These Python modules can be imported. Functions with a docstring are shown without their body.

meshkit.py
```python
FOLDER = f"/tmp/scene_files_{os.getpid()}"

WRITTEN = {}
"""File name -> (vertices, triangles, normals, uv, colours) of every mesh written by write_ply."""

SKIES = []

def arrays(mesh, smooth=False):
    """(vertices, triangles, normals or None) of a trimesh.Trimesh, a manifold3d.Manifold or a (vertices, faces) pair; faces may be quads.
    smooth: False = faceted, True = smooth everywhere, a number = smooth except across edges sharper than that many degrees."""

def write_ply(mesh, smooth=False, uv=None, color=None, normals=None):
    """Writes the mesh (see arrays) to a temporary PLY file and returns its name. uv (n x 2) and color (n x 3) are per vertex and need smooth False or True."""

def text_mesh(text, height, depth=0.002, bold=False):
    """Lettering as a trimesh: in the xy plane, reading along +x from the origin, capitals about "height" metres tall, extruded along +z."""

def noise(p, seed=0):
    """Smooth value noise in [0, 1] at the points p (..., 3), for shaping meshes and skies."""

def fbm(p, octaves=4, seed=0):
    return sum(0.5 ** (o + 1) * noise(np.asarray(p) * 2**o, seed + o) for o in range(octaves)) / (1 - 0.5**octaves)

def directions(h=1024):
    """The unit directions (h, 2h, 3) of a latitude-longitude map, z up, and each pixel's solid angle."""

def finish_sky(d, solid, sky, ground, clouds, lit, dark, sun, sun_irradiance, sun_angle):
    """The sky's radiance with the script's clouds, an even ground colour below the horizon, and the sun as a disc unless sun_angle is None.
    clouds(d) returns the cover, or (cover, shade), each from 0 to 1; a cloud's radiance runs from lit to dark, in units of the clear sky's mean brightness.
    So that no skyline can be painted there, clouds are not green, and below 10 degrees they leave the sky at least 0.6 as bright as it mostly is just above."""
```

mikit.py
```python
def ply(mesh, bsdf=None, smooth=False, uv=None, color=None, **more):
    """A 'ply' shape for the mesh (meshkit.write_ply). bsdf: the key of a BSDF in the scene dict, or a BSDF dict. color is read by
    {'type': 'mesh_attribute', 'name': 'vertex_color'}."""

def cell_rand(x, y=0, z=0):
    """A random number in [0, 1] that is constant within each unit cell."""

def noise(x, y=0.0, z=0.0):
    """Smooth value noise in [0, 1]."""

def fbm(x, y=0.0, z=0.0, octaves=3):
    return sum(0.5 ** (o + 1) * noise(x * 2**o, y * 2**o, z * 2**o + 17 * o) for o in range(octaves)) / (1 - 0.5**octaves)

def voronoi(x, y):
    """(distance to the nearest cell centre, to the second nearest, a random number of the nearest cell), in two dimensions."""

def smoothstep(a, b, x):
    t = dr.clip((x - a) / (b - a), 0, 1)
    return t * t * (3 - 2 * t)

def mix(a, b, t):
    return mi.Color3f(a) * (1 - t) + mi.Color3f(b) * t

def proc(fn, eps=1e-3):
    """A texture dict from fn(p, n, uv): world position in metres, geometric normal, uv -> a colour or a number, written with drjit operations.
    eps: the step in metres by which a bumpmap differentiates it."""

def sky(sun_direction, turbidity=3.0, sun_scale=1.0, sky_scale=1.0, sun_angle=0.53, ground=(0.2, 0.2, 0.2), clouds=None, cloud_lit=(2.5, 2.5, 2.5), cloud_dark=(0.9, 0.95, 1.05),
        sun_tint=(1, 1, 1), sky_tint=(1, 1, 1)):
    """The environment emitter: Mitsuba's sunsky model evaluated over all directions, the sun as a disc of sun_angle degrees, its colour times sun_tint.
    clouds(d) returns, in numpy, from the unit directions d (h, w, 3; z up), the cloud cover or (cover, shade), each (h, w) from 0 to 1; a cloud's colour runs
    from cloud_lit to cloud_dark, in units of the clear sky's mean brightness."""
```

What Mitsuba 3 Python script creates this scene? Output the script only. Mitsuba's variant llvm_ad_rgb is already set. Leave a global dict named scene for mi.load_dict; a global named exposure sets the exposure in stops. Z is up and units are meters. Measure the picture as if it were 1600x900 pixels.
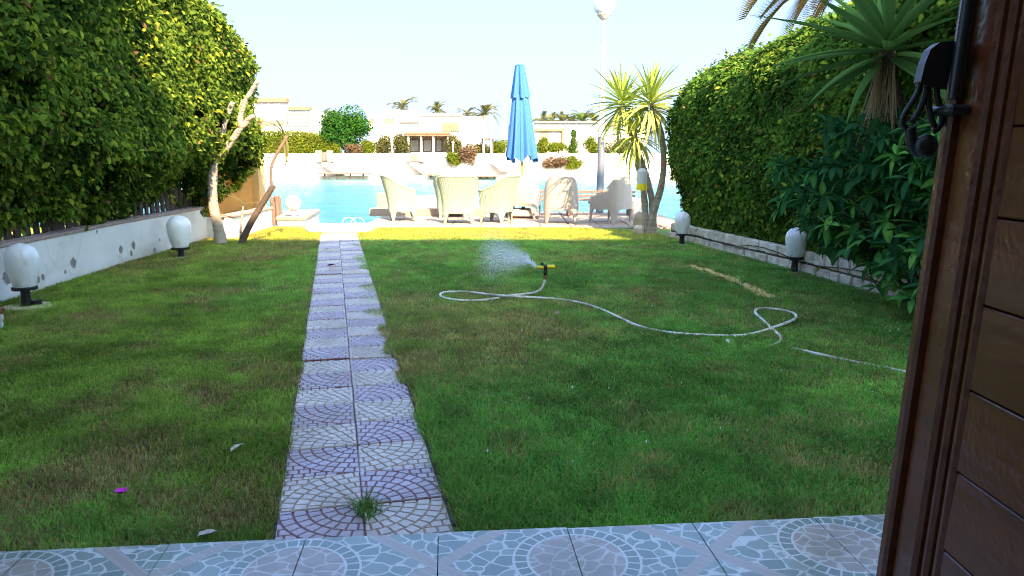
import math
import numpy as np
import trimesh
import drjit as dr
import mitsuba as mi
import mikit, meshkit
from mikit import proc, fbm, noise, voronoi, smoothstep, mix
from shapely.geometry import Polygon, box as sbox, Point
from shapely import affinity

T = mi.ScalarTransform4f
scene, labels, used = {}, {}, {}
rng = np.random.default_rng(7)
PI = math.pi

# ------------------------------------------------------------------ camera, sky, exposure
EYE = 1.28                                    # metres above the lawn
FOC = 1170.0 / 1600.0                         # focal length in picture widths
PITCH = math.atan(205 / 1170)
scene['camera'] = {'type': 'perspective', 'fov': math.degrees(2 * math.atan(0.5 / FOC)), 'fov_axis': 'x', 'near_clip': 0.05, 'far_clip': 3000.0,
                   'to_world': T().look_at(origin=[0, 0, EYE], target=[0, math.cos(PITCH), EYE - math.sin(PITCH)], up=[0, 0, 1])}
SUN_AZ, SUN_EL = math.radians(21), math.radians(35.4)
scene['sky'] = mikit.sky([math.sin(SUN_AZ) * math.cos(SUN_EL), -math.cos(SUN_AZ) * math.cos(SUN_EL), math.sin(SUN_EL)], turbidity=9.5, sun_scale=1.5, sky_tint=(0.58, 0.79, 1.09),
                         sun_tint=(1.0, 0.94, 0.82))
exposure = 3.97

# ------------------------------------------------------------------ survey: positions read off the photograph
_c, _s = math.cos(PITCH), math.sin(PITCH)


def ray(u, v):
    a, b = (u - 800) / 1170, (450 - v) / 1170
    return np.array([a, _c + b * _s, -_s + b * _c])


def at(u, v, z=0.0):
    d = ray(u, v)
    return np.array([0, 0, EYE]) + d * ((z - EYE) / d[2])


def atY(u, v, Y):
    d = ray(u, v)
    return np.array([0, 0, EYE]) + d * (Y / d[1])


# ------------------------------------------------------------------ entries
def numbered(name):
    n = used.get(name, 0)
    used[name] = n + 1
    return name if n == 0 else f'{name}_{n:03d}'


def thing(name, label, cat, group=None):
    k = numbered(name)
    labels[k] = {'label': label, 'category': cat}
    if group:
        labels[k]['group'] = group
    return k


def struct(name, label=None):
    k = numbered(name)
    labels[k] = {'kind': 'structure'}
    if label:
        labels[k]['label'] = label
    return k


def put(key, mesh, bsdf, smooth=False, color=None, **kw):
    scene[key] = mikit.ply(mesh, bsdf, smooth=smooth, color=color, **kw)
    return key


def part(parent, name, mesh, bsdf, smooth=False, color=None, label=None, kind=None, **kw):
    k = numbered(parent + '__' + name)
    put(k, mesh, bsdf, smooth, color, **kw)
    if label or kind:
        labels[k] = {}
        if label:
            labels[k]['label'] = label
        if kind:
            labels[k]['kind'] = kind
    return k


def copy_part(parent, name, shape, M):
    k = numbered(parent + '__' + name)
    scene[k] = {**shape, 'to_world': T(M.tolist() if isinstance(M, np.ndarray) else M)}
    return k


# ------------------------------------------------------------------ mesh helpers: (vertices, triangles) pairs
def join(*ms):
    vs, fs, o = [], [], 0
    for m in ms:
        if hasattr(m, 'vertices'):
            m = (np.asarray(m.vertices), np.asarray(m.faces))
        vs.append(m[0]); fs.append(np.asarray(m[1]) + o); o += len(m[0])
    return np.vstack(vs), np.vstack(fs)


def box(size, at_=(0, 0, 0), rz=0.0, bev=0.0, rx=0.0, ry=0.0):
    sx, sy, sz = np.array(size, float) / 2
    if bev > 0:
        b = min(bev, sx * .9, sy * .9, sz * .9)
        v = []
        for X in (-1, 1):
            for Y in (-1, 1):
                for Z in (-1, 1):
                    v += [(X * sx, Y * (sy - b), Z * (sz - b)), (X * (sx - b), Y * sy, Z * (sz - b)), (X * (sx - b), Y * (sy - b), Z * sz)]
        m = trimesh.convex.convex_hull(np.array(v))
        v, f = np.array(m.vertices), np.array(m.faces)
    else:
        m = trimesh.creation.box((2 * sx, 2 * sy, 2 * sz))
        v, f = np.array(m.vertices), np.array(m.faces)
    return xf((v, f), at_, rz, rx, ry)


def xf(m, at_=(0, 0, 0), rz=0.0, rx=0.0, ry=0.0, sc=1.0):
    v = np.asarray(m[0]) * sc
    if rx:
        c, s = math.cos(rx), math.sin(rx); v = v @ np.array([[1, 0, 0], [0, c, -s], [0, s, c]]).T
    if ry:
        c, s = math.cos(ry), math.sin(ry); v = v @ np.array([[c, 0, s], [0, 1, 0], [-s, 0, c]]).T
    if rz:
        c, s = math.cos(rz), math.sin(rz); v = v @ np.array([[c, -s, 0], [s, c, 0], [0, 0, 1]]).T
    return v + np.asarray(at_, float), m[1]


def tube(pts, rad, n=8, caps=True):
    p = np.asarray(pts, float)
    r = np.broadcast_to(np.asarray(rad, float), (len(p),))
    t = np.gradient(p, axis=0)
    t /= np.linalg.norm(t, axis=1, keepdims=True) + 1e-12
    ref = np.array([0, 0, 1.0]) if abs(t[0, 2]) < .9 else np.array([1.0, 0, 0])
    v = []
    a = np.arange(n) * 2 * PI / n
    for i in range(len(p)):
        x = np.cross(t[i], ref); x /= np.linalg.norm(x)
        y = np.cross(t[i], x); ref = -y if False else ref
        v.append(p[i] + r[i] * (np.cos(a)[:, None] * x + np.sin(a)[:, None] * y))
    v = np.vstack(v)
    f = []
    for i in range(len(p) - 1):
        for k in range(n):
            k2 = (k + 1) % n
            A, B, C, D = i * n + k, i * n + k2, (i + 1) * n + k2, (i + 1) * n + k
            f += [(A, C, B), (A, D, C)]
    if caps:
        v = np.vstack([v, p[:1], p[-1:]])
        e, L = len(v) - 2, (len(p) - 1) * n
        for k in range(n):
            f += [(e, k, (k + 1) % n), (e + 1, L + (k + 1) % n, L + k)]
    return v, np.array(f)


def rough(m, amp, scale, seed=0):
    v = np.asarray(m[0])
    d = np.stack([meshkit.fbm(v * scale + 11 * k, 3, seed + k) - .5 for k in range(3)], 1)
    return v + d * amp * 2, m[1]


def spline(pts, n):
    from scipy.interpolate import CubicSpline
    p = np.asarray(pts, float)
    d = np.r_[0, np.cumsum(np.linalg.norm(np.diff(p, axis=0), axis=1))]
    return CubicSpline(d, p)(np.linspace(0, d[-1], n))


def lathe(prof, n=24, at_=(0, 0, 0)):
    """prof: (radius, z) from the bottom up."""
    prof = np.array(prof, float)
    a = np.arange(n) * 2 * PI / n
    v = np.vstack([np.stack([r * np.cos(a), r * np.sin(a), np.full(n, z)], 1) for r, z in prof])
    f = []
    for i in range(len(prof) - 1):
        for k in range(n):
            k2 = (k + 1) % n
            A, B, C, D = i * n + k, i * n + k2, (i + 1) * n + k2, (i + 1) * n + k
            f += [(A, B, C), (A, C, D)]
    return v + np.asarray(at_, float), np.array(f)


def grid(fn, nu, nv, flip=False):
    """fn(u, v) arrays in [0, 1] -> (n, 3)."""
    u, v = np.meshgrid(np.linspace(0, 1, nu), np.linspace(0, 1, nv), indexing='ij')
    p = fn(u.ravel(), v.ravel())
    i, j = np.meshgrid(np.arange(nu - 1), np.arange(nv - 1), indexing='ij')
    a = (i * nv + j).ravel()
    q = np.stack([a, a + nv, a + nv + 1, a + 1], 1)
    f = np.vstack([q[:, [0, 1, 2]], q[:, [0, 2, 3]]])
    return p, f[:, ::-1] if flip else f


def extrude(poly, h, z0=0.0):
    gs = [g for g in getattr(poly, 'geoms', [poly]) if g.geom_type == 'Polygon' and g.area > 1e-9]
    ms = [trimesh.creation.extrude_polygon(g, h, engine='earcut') for g in gs]
    v, f = join(*ms)
    v = v.copy(); v[:, 2] += z0
    return v, f


def prism_between(p, q, w, h, bev=0.0):
    """A bar from p to q, w wide, h high."""
    p, q = np.array(p, float), np.array(q, float)
    d = q - p
    L = np.linalg.norm(d)
    return box((L, w, h), (p + q) / 2, math.atan2(d[1], d[0]), bev, ry=-math.asin(d[2] / L))


# ------------------------------------------------------------------ materials
def col(*c):
    return {'type': 'rgb', 'value': list(map(float, c))}


def mat(key, base, rough=0.6, spec=0.4, two=True, **kw):
    b = {'type': 'principled', 'base_color': col(*base) if isinstance(base, tuple) else base, 'roughness': rough, 'specular': spec, **kw}
    scene[key] = {'type': 'twosided', 'bsdf': b} if two else b
    return key


def bumped(key, base, rough, h, scale, spec=0.4, eps=2e-3, **kw):
    b = {'type': 'principled', 'base_color': base if isinstance(base, dict) else col(*base), 'roughness': rough, 'specular': spec, **kw}
    scene[key] = {'type': 'twosided', 'bsdf': {'type': 'bumpmap', 'arbitrary': proc(h, eps), 'scale': scale, 'bsdf': b}}
    return key


VC = {'type': 'mesh_attribute', 'name': 'vertex_color'}
scene['leaf_mat'] = {'type': 'principledthin', 'base_color': VC, 'roughness': 0.45, 'diff_trans': 1.0, 'eta': 1.4}
scene['glossy_leaf_mat'] = {'type': 'principledthin', 'base_color': VC, 'roughness': 0.22, 'diff_trans': 0.5, 'eta': 1.6}
scene['grass_mat'] = {'type': 'principledthin', 'base_color': VC, 'roughness': 0.6, 'diff_trans': 1.2, 'eta': 1.3}
scene['vc_mat'] = {'type': 'twosided', 'bsdf': {'type': 'principled', 'base_color': VC, 'roughness': 0.65, 'specular': 0.3}}


def wall_point(u, v):
    d = ray(u, v)
    t = (-4.58 + .055 * 7.06) / (d[0] + .055 * d[1])
    return float(d[1] * t), float(EYE + d[2] * t)


CHIPS = [(*wall_point(u, v), r) for u, v, r in ((118, 411, .055), (196, 390, .045), (214, 383, .05), (211, 396, .035), (245, 393, .045), (12, 432, .07), (60, 437, .035), (68, 433, .03), (157, 362, .02), (298, 354, .04), (105, 425, .022), (252, 375, .02), (35, 420, .03))]


def plaster(p, n, uv):
    x, z = p.x + p.y, p.z
    m = fbm(x * 3, z * 5, p.y, 3)
    c = mix((0.66, 0.64, 0.60), (0.80, 0.79, 0.76), m)
    c = mix(c, (0.52, 0.47, 0.40), smoothstep(0.58, 0.75, fbm(p.y * 1.1, z * 2.5, 4.0, 4)) * 0.55)
    d = mi.Float(9)
    for cy, cz, r in CHIPS:
        d = dr.minimum(d, dr.sqrt(dr.square(p.y - cy) + dr.square(z - cz)) / r)
    d = d + 0.9 * (fbm(p.y * 22, z * 22, 0.5, 3) - 0.5)
    c = mix(c, (0.66, 0.60, 0.52), smoothstep(1.5, 1.2, d) * 0.8)
    c = mix(c, (0.22, 0.20, 0.18), smoothstep(1.05, 0.9, d))
    crack = smoothstep(0.006, 0.002, dr.abs(fbm(p.y * 1.3 + 9, z * 0.7, 3.0, 4) - 0.5))
    c = mix(c, (0.42, 0.38, 0.34), crack * 0.22)
    low = smoothstep(0.12, 0.0, z + 0.06 * noise(x * 7, 3.0))
    return mix(c, (0.45, 0.42, 0.33), low * 0.5)


def plaster_h(p, n, uv):
    return fbm(p.y * 14, p.z * 18, p.x * 14, 3)


bumped('plaster_mat', proc(plaster), 0.75, plaster_h, 0.012)


def coping(p, n, uv):
    return mix((0.30, 0.20, 0.17), (0.42, 0.33, 0.28), fbm(p.x * 9, p.y * 9, p.z * 9))


mat('coping_mat', proc(coping), 0.8)


def stone_c(p, n, uv):
    m = fbm(p.x * 14, p.y * 14, p.z * 14, 3) * 0.6 + 0.4 * fbm(p.x * 2.5, p.y * 2.5, p.z * 4, 2)
    return mix((0.44, 0.35, 0.26), (0.78, 0.69, 0.56), smoothstep(0.25, 0.75, m))


bumped('stone_mat', proc(stone_c), 0.8, lambda p, n, uv: fbm(p.x * 40, p.y * 40, p.z * 40, 3), 0.006)
mat('mortar_mat', (0.10, 0.08, 0.07), 0.9)
mat('black_plastic', (0.012, 0.013, 0.015), 0.4)
mat('globe_mat', proc(lambda p, n, uv: mix((0.80, 0.80, 0.80), (0.62, 0.60, 0.56), smoothstep(0.5, 0.85, fbm(p.x * 16, p.y * 16, p.z * 5, 3)))), 0.25, clearcoat=0.6)
mat('white_paint', (0.50, 0.50, 0.49), 0.45)
mat('resin_mat', (0.36, 0.31, 0.27), 0.45)
mat('wicker_mat', (0.25, 0.32, 0.245), 0.55)
mat('grey_paint', (0.30, 0.31, 0.34), 0.5)
mat('blue_fabric', (0.035, 0.135, 0.37), 0.8, sheen=0.4)
mat('yellow_paint', (0.72, 0.56, 0.015), 0.4)
mat('steel_mat', (0.55, 0.55, 0.55), 0.3, metallic=1.0)
mat('ochre_mat', proc(lambda p, n, uv: mix((0.40, 0.19, 0.035), (0.50, 0.26, 0.06), fbm(p.y * 3, p.z * 3, p.x * 3))), 0.85)
mat('ochre_cream', (0.50, 0.34, 0.14), 0.85)


def patio_c(p, n, uv):
    m = fbm(p.x * 2.3, p.y * 2.3, 0, 4)
    return mix((0.28, 0.19, 0.145), (0.39, 0.29, 0.215), m)


mat('patio_mat', proc(patio_c), 0.8)


def bark_c(p, n, uv):
    m = fbm(p.x * 9, p.y * 9, p.z * 30, 3)
    return mix((0.20, 0.15, 0.11), (0.50, 0.43, 0.35), m)


bumped('bark_mat', proc(bark_c), 0.85, lambda p, n, uv: fbm(p.x * 30, p.y * 30, p.z * 60, 3), 0.02)
mat('dark_bark', proc(lambda p, n, uv: mix((0.05, 0.035, 0.025), (0.12, 0.085, 0.06), fbm(p.x * 12, p.y * 12, p.z * 9))), 0.9)
mat('dark_wood', proc(lambda p, n, uv: mix((0.035, 0.027, 0.022), (0.09, 0.065, 0.05), fbm(p.x * 20, p.y * 20, p.z * 3))), 0.8)
mat('weathered_wood', proc(lambda p, n, uv: mix((0.07, 0.045, 0.032), (0.25, 0.18, 0.13), fbm(p.x * 30, p.y * 30, p.z * 3))), 0.85)
mat('hose_mat', proc(lambda p, n, uv: mix((0.40, 0.36, 0.28), (0.70, 0.68, 0.63), smoothstep(0.3, 0.6, fbm(p.x * 9, p.y * 9, p.z * 9)))), 0.4)


def ground_c(p, n, uv):
    m = fbm(p.x * 1.3, p.y * 1.3, 0, 4)
    f = fbm(p.x * 25, p.y * 25, 0, 3)
    soil = mix((0.20, 0.17, 0.08), (0.30, 0.26, 0.13), f)
    green = mix((0.13, 0.20, 0.05), (0.20, 0.27, 0.07), f)
    lawn = mix(green, soil, smoothstep(0.42, 0.62, m) * 0.7)
    dist = mi.Float(9)
    for (ax, ay), (bx, by) in zip(SAND[:-1], SAND[1:]):
        dx, dy = bx - ax, by - ay
        t = dr.clip(((p.x - ax) * dx + (p.y - ay) * dy) / (dx * dx + dy * dy), 0, 1)
        dist = dr.minimum(dist, dr.sqrt(dr.square(p.x - ax - dx * t) + dr.square(p.y - ay - dy * t)))
    sand = smoothstep(0.16, 0.05, dist + 0.14 * (fbm(p.x * 6, p.y * 6, 1.0, 3) - 0.5))
    c = mix(lawn, mix((0.50, 0.30, 0.12), (0.66, 0.43, 0.20), f), sand)
    far = mix((0.30, 0.24, 0.15), (0.16, 0.18, 0.06), smoothstep(0.4, 0.6, fbm(p.x * .1, p.y * .1, 0, 3)))
    next_door = mix((0.11, 0.17, 0.02), (0.19, 0.24, 0.04), f)
    c = dr.select(p.x < -5.3, next_door, c)
    return dr.select(p.y > 60, far, c)


SAND = [tuple(map(float, at(*q)[:2])) for q in ((1080, 414), (1100, 421), (1130, 430), (1160, 442), (1185, 455), (1200, 463))]
mat('ground_mat', proc(ground_c), 0.95, 0.1)


def water_h(p, n, uv):
    return fbm(p.x * 1.1 + 0.4 * noise(p.x * .2, p.y * .2), p.y * 2.6, 0, 4)


def water_c(p, n, uv):
    m = fbm(p.x * .18, p.y * .5, 0, 3)
    shallow = smoothstep(66, 80, p.y)
    c = mix((0.012, 0.105, 0.120), (0.022, 0.145, 0.155), m)
    return mix(c, (0.06, 0.20, 0.17), shallow * 0.8)


bumped('water_mat', proc(water_c), 0.12, water_h, 0.16, spec=0.5, eps=0.03)

# terrace print: printed crazy paving on glazed tiles
TO = np.array([-0.244, 2.303]); TA = math.atan2(0.222, 2.56)
TE, TN, TP = np.array([math.cos(TA), math.sin(TA)]), np.array([math.sin(TA), -math.cos(TA)]), 0.43   # along the edge, towards the house


def terrace_c(p, n, uv):
    (ox, oy), (e0, e1), (n0, n1) = TO.tolist(), TE.tolist(), TN.tolist()
    x, y = p.x - ox, p.y - oy
    a, b = x * e0 + y * e1, x * n0 + y * n1
    d1, d2, r = voronoi(a * 17 + 0.5 * noise(a * 30, b * 30), b * 19)
    grout = smoothstep(0.16, 0.06, d2 - d1)
    ca = a - TP * 2 * dr.round((a - TP) / (2 * TP)) - TP
    cb = b - 0.2 - 2 * TP * dr.round((b - 0.2) / (2 * TP))
    rad = dr.sqrt(dr.square(ca) + dr.square(cb))
    ang = dr.atan2(cb, ca)
    man = dr.abs(ca) + dr.abs(cb)
    cell = mix((0.20, 0.25, 0.235), (0.29, 0.335, 0.31), r)
    pink = mix((0.33, 0.275, 0.25), (0.39, 0.335, 0.30), noise(a * 40, b * 40))
    ring = dr.abs(rad - 0.175) < 0.022
    seg = dr.abs(ang * 30 / (2 * PI) - dr.round(ang * 30 / (2 * PI))) < 0.09
    band = dr.abs(man - TP) < 0.034
    bseg = dr.abs((ca - cb) * 22 - dr.round((ca - cb) * 22)) < 0.06
    white = (0.54, 0.54, 0.52)
    c = mix(cell, white, grout)
    c = dr.select(rad < 0.153, mix(pink, (0.52, 0.48, 0.45), grout * 0.95), c)
    c = dr.select(ring, dr.select(seg, mi.Color3f(*white), mi.Color3f(0.21, 0.25, 0.235)), c)
    c = dr.select(dr.abs(dr.abs(rad - 0.175) - 0.022) < 0.004, mi.Color3f(*white), c)
    c = dr.select(band, dr.select(bseg, mi.Color3f(0.45, 0.40, 0.37), mi.Color3f(0.39, 0.335, 0.305)), c)
    dirt = smoothstep(0.5, 0.72, fbm(p.x * 5, p.y * 5, 2.0, 4))
    return mix(c, (0.19, 0.17, 0.11), dirt * 0.3)


mat('terrace_mat', proc(terrace_c), 0.16, 0.6)
def dirt_mask(p, n, uv):
    blot = smoothstep(0.48, 0.78, fbm(p.x * 3.1, p.y * 3.1, 1.0, 4)) * 0.32
    fine = smoothstep(0.55, 0.8, fbm(p.x * 28, p.y * 28, 3.0, 3)) * 0.22
    return blot + fine * (0.4 + blot)


scene['path_tile_mat'] = {'type': 'blendbsdf', 'weight': proc(dirt_mask),
                          'a': {'type': 'twosided', 'bsdf': {'type': 'bumpmap', 'arbitrary': proc(lambda p, n, uv: fbm(p.x * 90, p.y * 90, 0, 3)), 'scale': 0.002,
                                'bsdf': {'type': 'principled', 'base_color': VC, 'roughness': 0.42, 'specular': 0.5}}},
                          'b': {'type': 'twosided', 'bsdf': {'type': 'principled', 'base_color': col(.30, .23, .19), 'roughness': 0.8, 'specular': 0.2}}}



def door_c(p, n, uv):
    g = fbm(p.y * 6, p.z * 60, p.x * 20, 3)
    w = fbm(p.y * 3, p.z * 3, 0, 3)
    return mix(mix((0.065, 0.016, 0.006), (0.14, 0.040, 0.013), g), (0.20, 0.075, 0.022), smoothstep(0.55, 0.8, w) * 0.5)


bumped('door_mat', proc(door_c), 0.22, lambda p, n, uv: 0.6 * fbm(p.y * 9, p.z * 70, p.x * 70, 4) + 0.35 * fbm(p.y * 7 + 3, p.z * 9, p.x * 9, 2) + 0.25 * noise(p.y * 160, p.z * 160, p.x * 160), 0.0014, spec=0.5, clearcoat=0.5, clearcoat_gloss=0.9)
mat('iron_mat', (0.012, 0.011, 0.012), 0.38, 0.6)

# ------------------------------------------------------------------ the setting: ground, canal, far bank
WATER, FAR, BANK = -1.06, 80.0, 1.55
BED = -3.0


def ground_mesh():
    ys = [-300, -40, -2, 4, 8, 12, 14.2, 14.2, FAR + 2.2, FAR + 2.2, 120, 250, 600]
    zs = [0, 0, 0, 0, 0, 0, 0, BED, BED, BANK - .1, BANK - .1, BANK - .1, BANK - .1]
    xs = np.array([-900, -200, -60, -20, -8, 0, 8, 20, 60, 200, 900.0])
    v = np.array([(x, y, z - 0.012) for x in xs for y, z in zip(ys, zs)])
    n, f = len(ys), []
    for i in range(len(xs) - 1):
        for j in range(n - 1):
            a = i * n + j
            f += [(a, a + n, a + n + 1), (a, a + n + 1, a + 1)]
    return v, np.array(f)


put(struct('ground', 'soil and short turf under the lawn, sandy along a bare strip'), ground_mesh(), 'ground_mat')
put(struct('water', 'turquoise rippled canal water'), (np.array([(-900, 14.21, WATER), (900, 14.21, WATER), (900, FAR + 1.49, WATER), (-900, FAR + 1.49, WATER)]), np.array([(0, 1, 2), (0, 2, 3)])), 'water_mat')

# patio by the quay: slabs as parts
pk = struct('patio', 'pale stone paved patio at the water edge')
put(pk, box((6.2, 4.0, 2.9), (0.25, 15.6, -1.475)), 'patio_mat')
put(struct('path', 'pale stone strip where the tiled path meets the patio'), extrude(Polygon([(-3.45, 12.75), (-2.4, 12.75), (-2.4, 13.55), (-2.9, 14.6), (-4.0, 14.6), (-3.75, 13.5)]), 2.6, -2.59), 'patio_mat')
slab_rng = np.random.default_rng(3)
for i in range(11):
    for j in range(6):
        x0, y0 = -2.83 + i * .56, 13.64 + j * .66
        m = box((.54, .64, .03), (x0 + .28 + slab_rng.uniform(-.005, .005), y0 + .33, -.008 + slab_rng.uniform(-.002, .003)), 0, .006)
        part(pk, 'paving_slab', m, 'patio_mat')

# ------------------------------------------------------------------ house behind the camera (throws the shade over the lawn) and terrace
mat('house_mat', (0.70, 0.62, 0.50), 0.85)
hk = thing('villa', 'cream villa wall around the open doorway', 'house')
RA = TA


def house_box(x0, x1, y0, y1, z0, z1):
    return box((x1 - x0, y1 - y0, z1 - z0), ((x0 + x1) / 2, (y0 + y1) / 2, (z0 + z1) / 2))


for nm, b in (('wall', (-4.2, -1.0, -.12, .12, 0, 8.2)), ('wall', (.74, 7.0, -.12, .12, 0, 8.2)), ('wall', (-1.0, .74, -.12, .12, 2.15, 8.2)),
              ('wall', (-4.2, -3.96, -7, -.12, 0, 8.2)), ('wall', (6.76, 7.0, -7, -.12, 0, 8.2)), ('wall', (-4.2, 7.0, -7.24, -7, 0, 8.2)),
              ('floor', (-3.96, 6.76, -7, .12, -.2, .045)), ('ceiling', (-3.96, 6.76, -7, -.12, 2.7, 2.9)), ('roof', (-4.5, 7.3, -7.5, .55, 8.2, 8.42))):
    part(hk, nm, house_box(*b), 'house_mat')

tk = struct('terrace', 'terrace floor of glazed tiles printed with crazy paving, medallions and bands')
tc = Polygon([tuple(TO + TE * a + TN * b) for a, b in ((-6, .012), (6, .012), (6, 2.0), (-6, 2.0))]).intersection(sbox(-9, .13, 9, 9))
put(tk, extrude(tc, .2, -.165), 'mortar_mat')
trng = np.random.default_rng(5)
for i in range(-6, 7):
    for j in range(5):
        b0, b1 = (0 if j == 0 else j * TP - .22 + .42 - .43, 0)
        b0 = 0.0 if j == 0 else .415 + (j - 1) * TP
        b1 = .415 + j * TP
        off = trng.uniform(-.004, .009) if j == 0 else 0
        g = .0016
        pl = Polygon([tuple(TO + TE * a + TN * b) for a, b in ((i * TP + g, b0 - off + g), ((i + 1) * TP - g, b0 - off + g), ((i + 1) * TP - g, b1 - g), (i * TP + g, b1 - g))]).intersection(sbox(-9, .13, 9, 9))
        if pl.is_empty or pl.area < .01:
            continue
        part(tk, 'tile', extrude(pl, .012, .040 + trng.uniform(-.0008, .0008)), 'terrace_mat')

# ------------------------------------------------------------------ tiled garden path
PO = np.array([-0.553, 2.592]); PD = np.array([-2.25, 9.51]); PD /= np.linalg.norm(PD)
PR = np.array([PD[1], -PD[0]]); PT = 0.300


def rosette_tile(light):
    """A 1 x 1 tile, the rosette's centre at (0, 0): moulded setts in arcs, square setts in the outer corner."""
    unit = sbox(-.003, -.003, 1.003, 1.003)
    setts = []
    nr = 6
    for k in range(nr):
        r0, r1 = k / nr * 1.0, (k + 1) / nr * 1.0
        ring = Point(0, 0).buffer(r1, 24).difference(Point(0, 0).buffer(r0, 24)) if k else Point(0, 0).buffer(r1, 24)
        n = max(1, round(1.7 * k + 1.5))
        sh = .5 if k % 2 else 0
        for q in range(n + 1):
            a0, a1 = (q - sh) / n * PI / 2, (q + 1 - sh) / n * PI / 2
            w = Polygon([(0, 0), (3 * math.cos(a0), 3 * math.sin(a0)), (3 * math.cos((a0 + a1) / 2), 3 * math.sin((a0 + a1) / 2)), (3 * math.cos(a1), 3 * math.sin(a1))])
            setts.append(ring.intersection(w).intersection(unit))
    outer = unit.difference(Point(0, 0).buffer(1.0, 24))
    for i in range(7):
        for j in range(7):
            o = (j % 2) * .07
            setts.append(sbox(i * .15 + o, j * .15, i * .15 + .15 + o, j * .15 + .15).intersection(outer))
    top, rgb = [], []
    lr = np.random.default_rng(11 if light else 12)
    base = box((1, 1, .03), (.5, .5, -.015 - .008))
    ms, cs = [base], [np.tile((0.34, 0.21, 0.13) if light else (0.17, 0.05, 0.05), (8, 1))]
    for sshape in setts:
        p = sshape.buffer(-.0125, join_style=2)
        for g in getattr(p, 'geoms', [p]):
            if g.is_empty or g.area < .0008 or g.geom_type != 'Polygon':
                continue
            g = g.simplify(.004)
            t = trimesh.creation.extrude_polygon(g, .022, engine='earcut')
            v = np.array(t.vertices)
            cen = np.array(g.centroid.coords[0])
            hi = v[:, 2] > .01
            v[hi, :2] = cen + (v[hi, :2] - cen) * .95
            v[:, 2] -= .014
            ms.append((v, np.array(t.faces)))
            k = lr.uniform(.88, 1.1)
            cs.append(np.tile(np.array((0.56, 0.50, 0.46) if light else (0.44, 0.365, 0.43)) * k, (len(v), 1)))
    v, f = join(*ms)
    return v, f, np.vstack(cs)


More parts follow.
